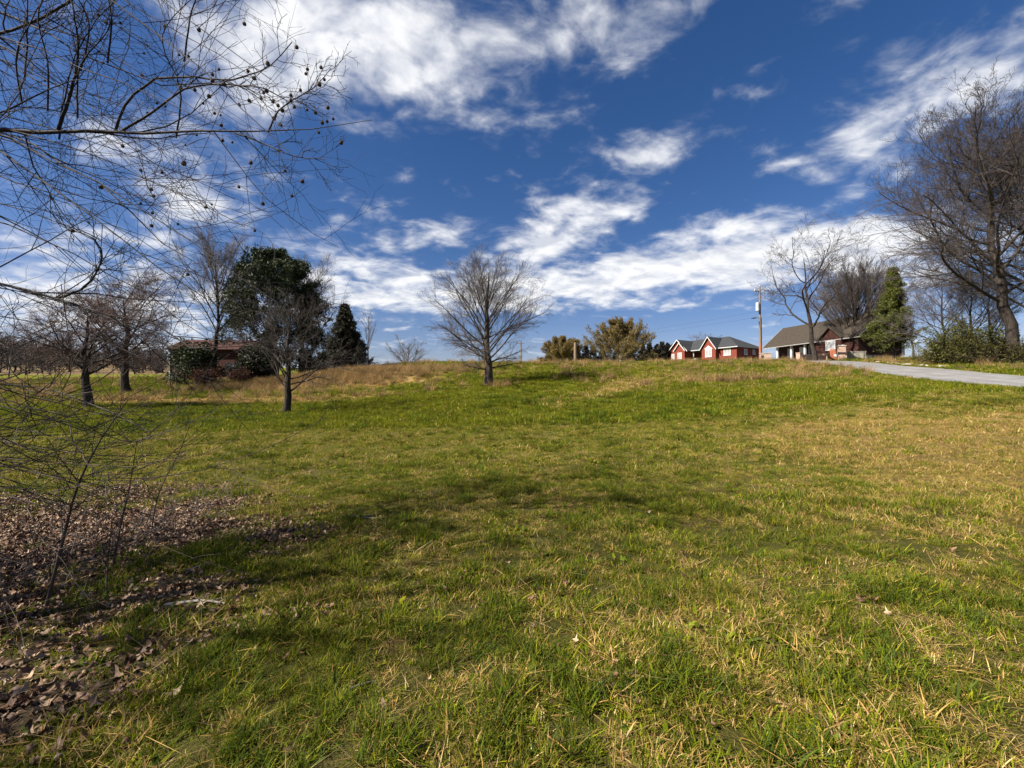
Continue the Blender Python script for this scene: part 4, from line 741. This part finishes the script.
bb.l.new(p.outputs[0], mx.inputs[1]); bb.l.new(tr.outputs[0], mx.inputs[2]); bb.l.new(mx.outputs[0], bb.n['Material Output'].inputs[0])
GREENS = np.array([(.115, .145, .005), (.145, .165, .006), (.09, .12, .005), (.175, .175, .008), (.13, .14, .006)]); LUSH = np.array([(.052, .078, .008), (.07, .10, .008), (.05, .08, .018), (.095, .125, .010)])
STRAW = np.array([(.42, .28, .10), (.32, .205, .07), (.52, .38, .17), (.22, .14, .05), (.40, .235, .075)]); SEDGE = np.array([(.25, .165, .085), (.2, .13, .065), (.31, .22, .12), (.16, .11, .05)])
tufts = bpy.data.collections.new('tuft_sources'); NT = 0
def blades(seed, n, rad, h0, h1, wd, lean, curv, pals, wts, seg=3):
    global NT
    rg = np.random.default_rng(seed); a = rg.random(n) * 6.283; r = rad * np.sqrt(rg.random(n)); bs = np.stack([r * np.cos(a), r * np.sin(a), np.full(n, -.01)], 1)
    az = rg.random(n) * 6.283; d = np.stack([np.cos(az), np.sin(az), np.zeros(n)], 1); side = np.stack([-np.sin(az), np.cos(az), np.zeros(n)], 1)
    tw = rg.normal(size=n) * .6; side = side * np.cos(tw)[:, None] + d * np.sin(tw)[:, None]
    h = h0 + (h1 - h0) * rg.random(n) ** 1.3; ln = np.abs(rg.normal(size=n)) * lean; cv = np.abs(rg.normal(size=n)) * curv; w_ = wd * (.6 + .8 * rg.random(n))
    ss = np.array([0, .38, .72, 1.0]) if seg == 3 else np.array([0, .55, 1.0]); wr = np.array([1, .9, .6, .0]) if seg == 3 else np.array([1, .75, 0]); m = len(ss); V = []
    for s, q in zip(ss, wr):
        hx = ln * s + cv * s * s; c = bs + d * (hx * h)[:, None]; c[:, 2] += h * s / np.sqrt(1 + (ln + cv * s) ** 2)
        if q > 0: V += [c - side * (w_ * q * .5)[:, None], c + side * (w_ * q * .5)[:, None]]
        else: V += [c]
    k = len(V); V = np.stack(V, 1); base = np.arange(n)[:, None] * k
    Q = np.concatenate([base + np.array([[2 * j, 2 * j + 1, 2 * j + 3, 2 * j + 2]]) for j in range(m - 2)]); T = base + np.array([[k - 3, k - 2, k - 1]])
    which = rg.choice(len(pals), n, p=np.array(wts) / sum(wts)); col = np.stack([pals[i][rg.integers(len(pals[i]))] for i in which]) * (.8 + .4 * rg.random((n, 1)))
    o = mesh('tuft_%02d' % NT, V.reshape(-1, 3), [Q, T], m_grass, None, True, {'col': np.repeat(col, k, 0)}, link=False); tufts.objects.link(o); NT += 1
for s in range(4): blades(400 + s, 60, .07, .016, .056, .0046, .5, .5, [GREENS, STRAW, LUSH], [.80, .10, .10])                # 0-3 short turf
for s in range(3): blades(410 + s, 50, .06, .035, .11, .005, .45, .7, [LUSH, GREENS, STRAW], [.6, .3, .1])                # 4-6 lush clumps
for s in range(3): blades(420 + s, 55, .08, .018, .062, .0036, .9, .8, [STRAW, GREENS], [.82, .18])                          # 7-9 straw
for s in range(2): blades(430 + s, 50, .07, .02, .08, .0042, .7, .7, [GREENS, STRAW], [.5, .5])                            # 10-11 mixed
for s in range(2): blades(440 + s, 26, .09, .02, .05, .022, 1.4, .3, [LUSH, GREENS], [.5, .5])                             # 12-13 broad-leaved weeds
for s in range(2): blades(450 + s, 90, .22, .3, .85, .010, .35, .5, [SEDGE, STRAW], [.7, .3])                              # 14-15 tall dead sedge
for s in range(3): blades(460 + s, 60, .2, .05, .14, .012, .5, .5, [GREENS, STRAW, LUSH], [.80, .10, .10], 2)              # 16-18 far turf
for s in range(2): blades(470 + s, 60, .2, .05, .15, .011, .7, .6, [STRAW, GREENS], [.75, .25], 2)                        # 19-20 far straw
for s in range(1): blades(480 + s, 60, .2, .08, .22, .013, .5, .6, [LUSH, GREENS], [.7, .3], 2)                           # 21 far lush

for s in range(2): blades(490 + s, 70, .15, .03, .09, .004, 2.6, .3, [STRAW, SEDGE, GREENS], [.45, .4, .15], 2)              # 22-23 flattened thatch
def scatter_obj(name, coll, X, Y, Z, idx, scl, rot, label, cat):
    me = bpy.data.meshes.new(name); n = len(X); me.vertices.add(n); me.vertices.foreach_set('co', np.stack([X, Y, Z], 1).astype(np.float32).ravel())
    me.attributes.new('idx', 'INT', 'POINT').data.foreach_set('value', idx.astype(np.int32)); me.attributes.new('scl', 'FLOAT', 'POINT').data.foreach_set('value', scl.astype(np.float32))
    me.attributes.new('rot', 'FLOAT_VECTOR', 'POINT').data.foreach_set('vector', rot.astype(np.float32).ravel())
    o = bpy.data.objects.new(name, me); COL.objects.link(o); tag(o, label, cat, kind='stuff')
    ng = bpy.data.node_groups.new(name + '_nodes', 'GeometryNodeTree'); ng.interface.new_socket('Geometry', in_out='INPUT', socket_type='NodeSocketGeometry'); ng.interface.new_socket('Geometry', in_out='OUTPUT', socket_type='NodeSocketGeometry')
    N = ng.nodes; gi = N.new('NodeGroupInput'); go = N.new('NodeGroupOutput'); ip = N.new('GeometryNodeInstanceOnPoints'); ci = N.new('GeometryNodeCollectionInfo'); ci.inputs['Collection'].default_value = coll; ci.inputs['Separate Children'].default_value = True; ci.inputs['Reset Children'].default_value = True
    def na_(k, ty): q = N.new('GeometryNodeInputNamedAttribute'); q.data_type = ty; q.inputs['Name'].default_value = k; return q.outputs['Attribute']
    e2r = N.new('FunctionNodeEulerToRotation'); LK = ng.links
    LK.new(gi.outputs[0], ip.inputs['Points']); LK.new(ci.outputs[0], ip.inputs['Instance']); ip.inputs['Pick Instance'].default_value = True
    LK.new(na_('idx', 'INT'), ip.inputs['Instance Index']); LK.new(na_('rot', 'FLOAT_VECTOR'), e2r.inputs[0]); LK.new(e2r.outputs[0], ip.inputs['Rotation']); LK.new(na_('scl', 'FLOAT'), ip.inputs['Scale']); LK.new(ip.outputs[0], go.inputs[0])
    md = o.modifiers.new('scatter', 'NODES'); md.node_group = ng
    return o
rg = np.random.default_rng(1234)
def zone(y0, y1, per_m2, kx=1.30, pad=1.2):
    pad = 4.0 if y0 < 9 else pad
    n = int(per_m2 * (kx * (y1 * y1 - y0 * y0) + 2 * pad * (y1 - y0))); yy = np.sqrt(rg.random(n) * (y1 * y1 - y0 * y0) + y0 * y0) if y0 > .6 else y0 + (y1 - y0) * rg.random(n) ** .85; xx = (rg.random(n) * 2 - 1) * (kx * np.maximum(yy, .3) + pad); return xx, yy
parts = []
for y0, y1, dn, kind in [(-.4, .5, 200, 0), (.5, 4.0, 300, 0), (4.0, 9.0, 190, 0), (9.0, 18, 75, 1), (18, 34, 34, 2), (34, 66, 14.0, 2)]:
    X, Y = zone(y0, y1, dn); o = road_off(X, Y); ok = (o < .12 + .35 * (rg.random(len(X)) - .5)) | (o > ROAD_W + .05)
    X, Y = X[ok], Y[ok]; d = dry_mask(X, Y); li = litter_mask(X, Y); bk = bank_mask(X, Y); n = len(X); u1 = rg.random(n); u2 = rg.random(n)
    lush = .75 * fbm(X, Y, .34, 2, 61) + .25 * fbm(X, Y, 2.2, 2, 65) + .25 * (fbm(X, Y, 6, 2, 63) - .5)
    idx = np.where(u1 < d * .95, np.where(u2 < .65, rg.integers(7, 10, n), rg.integers(10, 12, n)), np.where(lush > .63, rg.integers(4, 7, n), np.where(u2 < .08, rg.integers(10, 12, n), np.where(u2 < .15, rg.integers(12, 14, n), np.where(u2 < .23, rg.integers(22, 24, n), rg.integers(0, 4, n))))))
    scl = (.6 + .8 * rg.random(n)) * (.35 + 1.3 * fbm(X, Y, .9, 3, 71))
    if kind == 1: scl *= 1.45
    if kind == 2:
        idx = np.where(u1 < d * .9, rg.integers(19, 21, n), np.where(lush > .66, 21, rg.integers(16, 19, n))); scl *= 1.15 if y0 < 30 else 1.4
    sedge = (u2 < bk * .8) & (Y > 30); idx = np.where(sedge, rg.integers(14, 16, n), idx); scl = np.where(sedge, .7 + .5 * rg.random(n), scl)
    kp = (rg.random(n) > li * .92) & (rg.random(n) > .5 * (fbm(X, Y, .35, 2, 81) > .62)); parts.append((X[kp], Y[kp], idx[kp], scl[kp]))
# dark stand-out clumps of tall fescue
cl = []
for px, py, Y in [(437, 487, 8.2), (490, 487, 8.2), (464, 512, 6.7), (470, 470, 9.6), (330, 600, 3.4), (318, 640, 2.9), (300, 560, 4.1), (350, 655, 2.75), (500, 740, 2.0), (470, 745, 1.98), (700, 470, 9.2), (640, 500, 7.1), (620, 440, 13), (880, 560, 4.2), (930, 740, 2.0), (560, 760, 1.95), (240, 550, 4.6), (255, 575, 4.0), (730, 600, 3.5), (790, 445, 11.5), (820, 470, 9.2)]:
    q = at(px, py, Y)
    for k in range(12): cl.append((q[0] + rg.normal() * .11, q[1] + rg.normal() * .11, rg.integers(4, 7), rg.uniform(.8, 1.25)))
cl = np.array(cl); parts.append((cl[:, 0], cl[:, 1], cl[:, 2].astype(int), cl[:, 3]))
X, Y, I, S = [np.concatenate([q[k] for q in parts]) for k in range(4)]
n = len(X); print('tufts', n)
scatter_obj('grass', tufts, X, Y, H(X, Y), I, S, np.stack([rg.normal(size=n) * .12, rg.normal(size=n) * .12, rg.random(n) * 6.283], 1), 'short green and straw-coloured meadow grass covering the slope', 'grass')

# fallen leaves
leafcol = bpy.data.collections.new('leaf_sources')
m_dl, bb, p = new_mat('dry_leaf'); oi = bb.n.new('ShaderNodeObjectInfo'); c = bb.ramp(oi.outputs['Random'], [(0, (.05, .024, .012)), (.4, (.13, .066, .034)), (.75, (.23, .135, .075)), (1, (.44, .32, .2))])
c = bb.mix(bb.math('MULTIPLY', bb.noise(obj_vec(bb), 30, 3), .4), c, (.08, .045, .03)); bb.put(p.inputs['Base Color'], c); p.inputs['Roughness'].default_value = .6
for s in range(6):
    lr = np.random.default_rng(700 + s); lobes = [5, 5, 1, 1, 5, 3][s]; na_ = 15; th = np.linspace(0, 2 * np.pi, na_, endpoint=False)
    rr = .05 * (1 + (.45 * np.cos(lobes * th) if lobes > 1 else -.35 * np.abs(np.sin(th)))) * (1 + .1 * lr.normal(size=na_)); ring = np.stack([rr * np.cos(th), rr * np.sin(th), 0 * th], 1); inner = ring * .5
    V = np.concatenate([[[0, 0, 0]], inner, ring]); V[:, 1] *= lr.uniform(.5, .85); cv = lr.uniform(8, 17) * lr.choice([-1, 1]); V[:, 2] = cv * V[:, 0] ** 2 + lr.uniform(-14, 16) * V[:, 1] ** 2 + lr.uniform(-9, 9) * V[:, 0] * V[:, 1] + lr.normal(size=len(V)) * .003 + .012
    j = np.arange(na_); k = (j + 1) % na_; T = np.stack([0 * j, 1 + j, 1 + k], 1); Q = np.stack([1 + j, 1 + na_ + j, 1 + na_ + k, 1 + k], 1)
    leafcol.objects.link(mesh('leaf_%02d' % s, V, [T, Q], m_dl, None, True, link=False))
n = 220000; Y = .6 + 9.5 * rg.random(n) ** .8; X = -13 + 13.5 * rg.random(n); m = litter_mask(X, Y); kp = rg.random(n) < m * .62; X, Y = X[kp], Y[kp]
n2 = 1500; Y2 = 1.2 + 9 * rg.random(n2); X2 = (rg.random(n2) * 2 - 1) * 1.2 * Y2 - .5; kp = rg.random(n2) < np.clip(.9 - (X2 + 3) * .09, .12, 1) * .55; X = np.r_[X, X2[kp]]; Y = np.r_[Y, Y2[kp]]
n = len(X); print('leaves', n)
scatter_obj('fallen_leaves', leafcol, X, Y, H(X, Y) + rg.random(n) * .025 + .005, rg.integers(0, 6, n), .24 + .42 * rg.random(n) ** 1.8, np.stack([rg.normal(size=n) * .65, rg.normal(size=n) * .45, rg.random(n) * 6.283], 1), 'dry brown fallen leaves covering the ground beneath the overhanging tree', 'leaves')
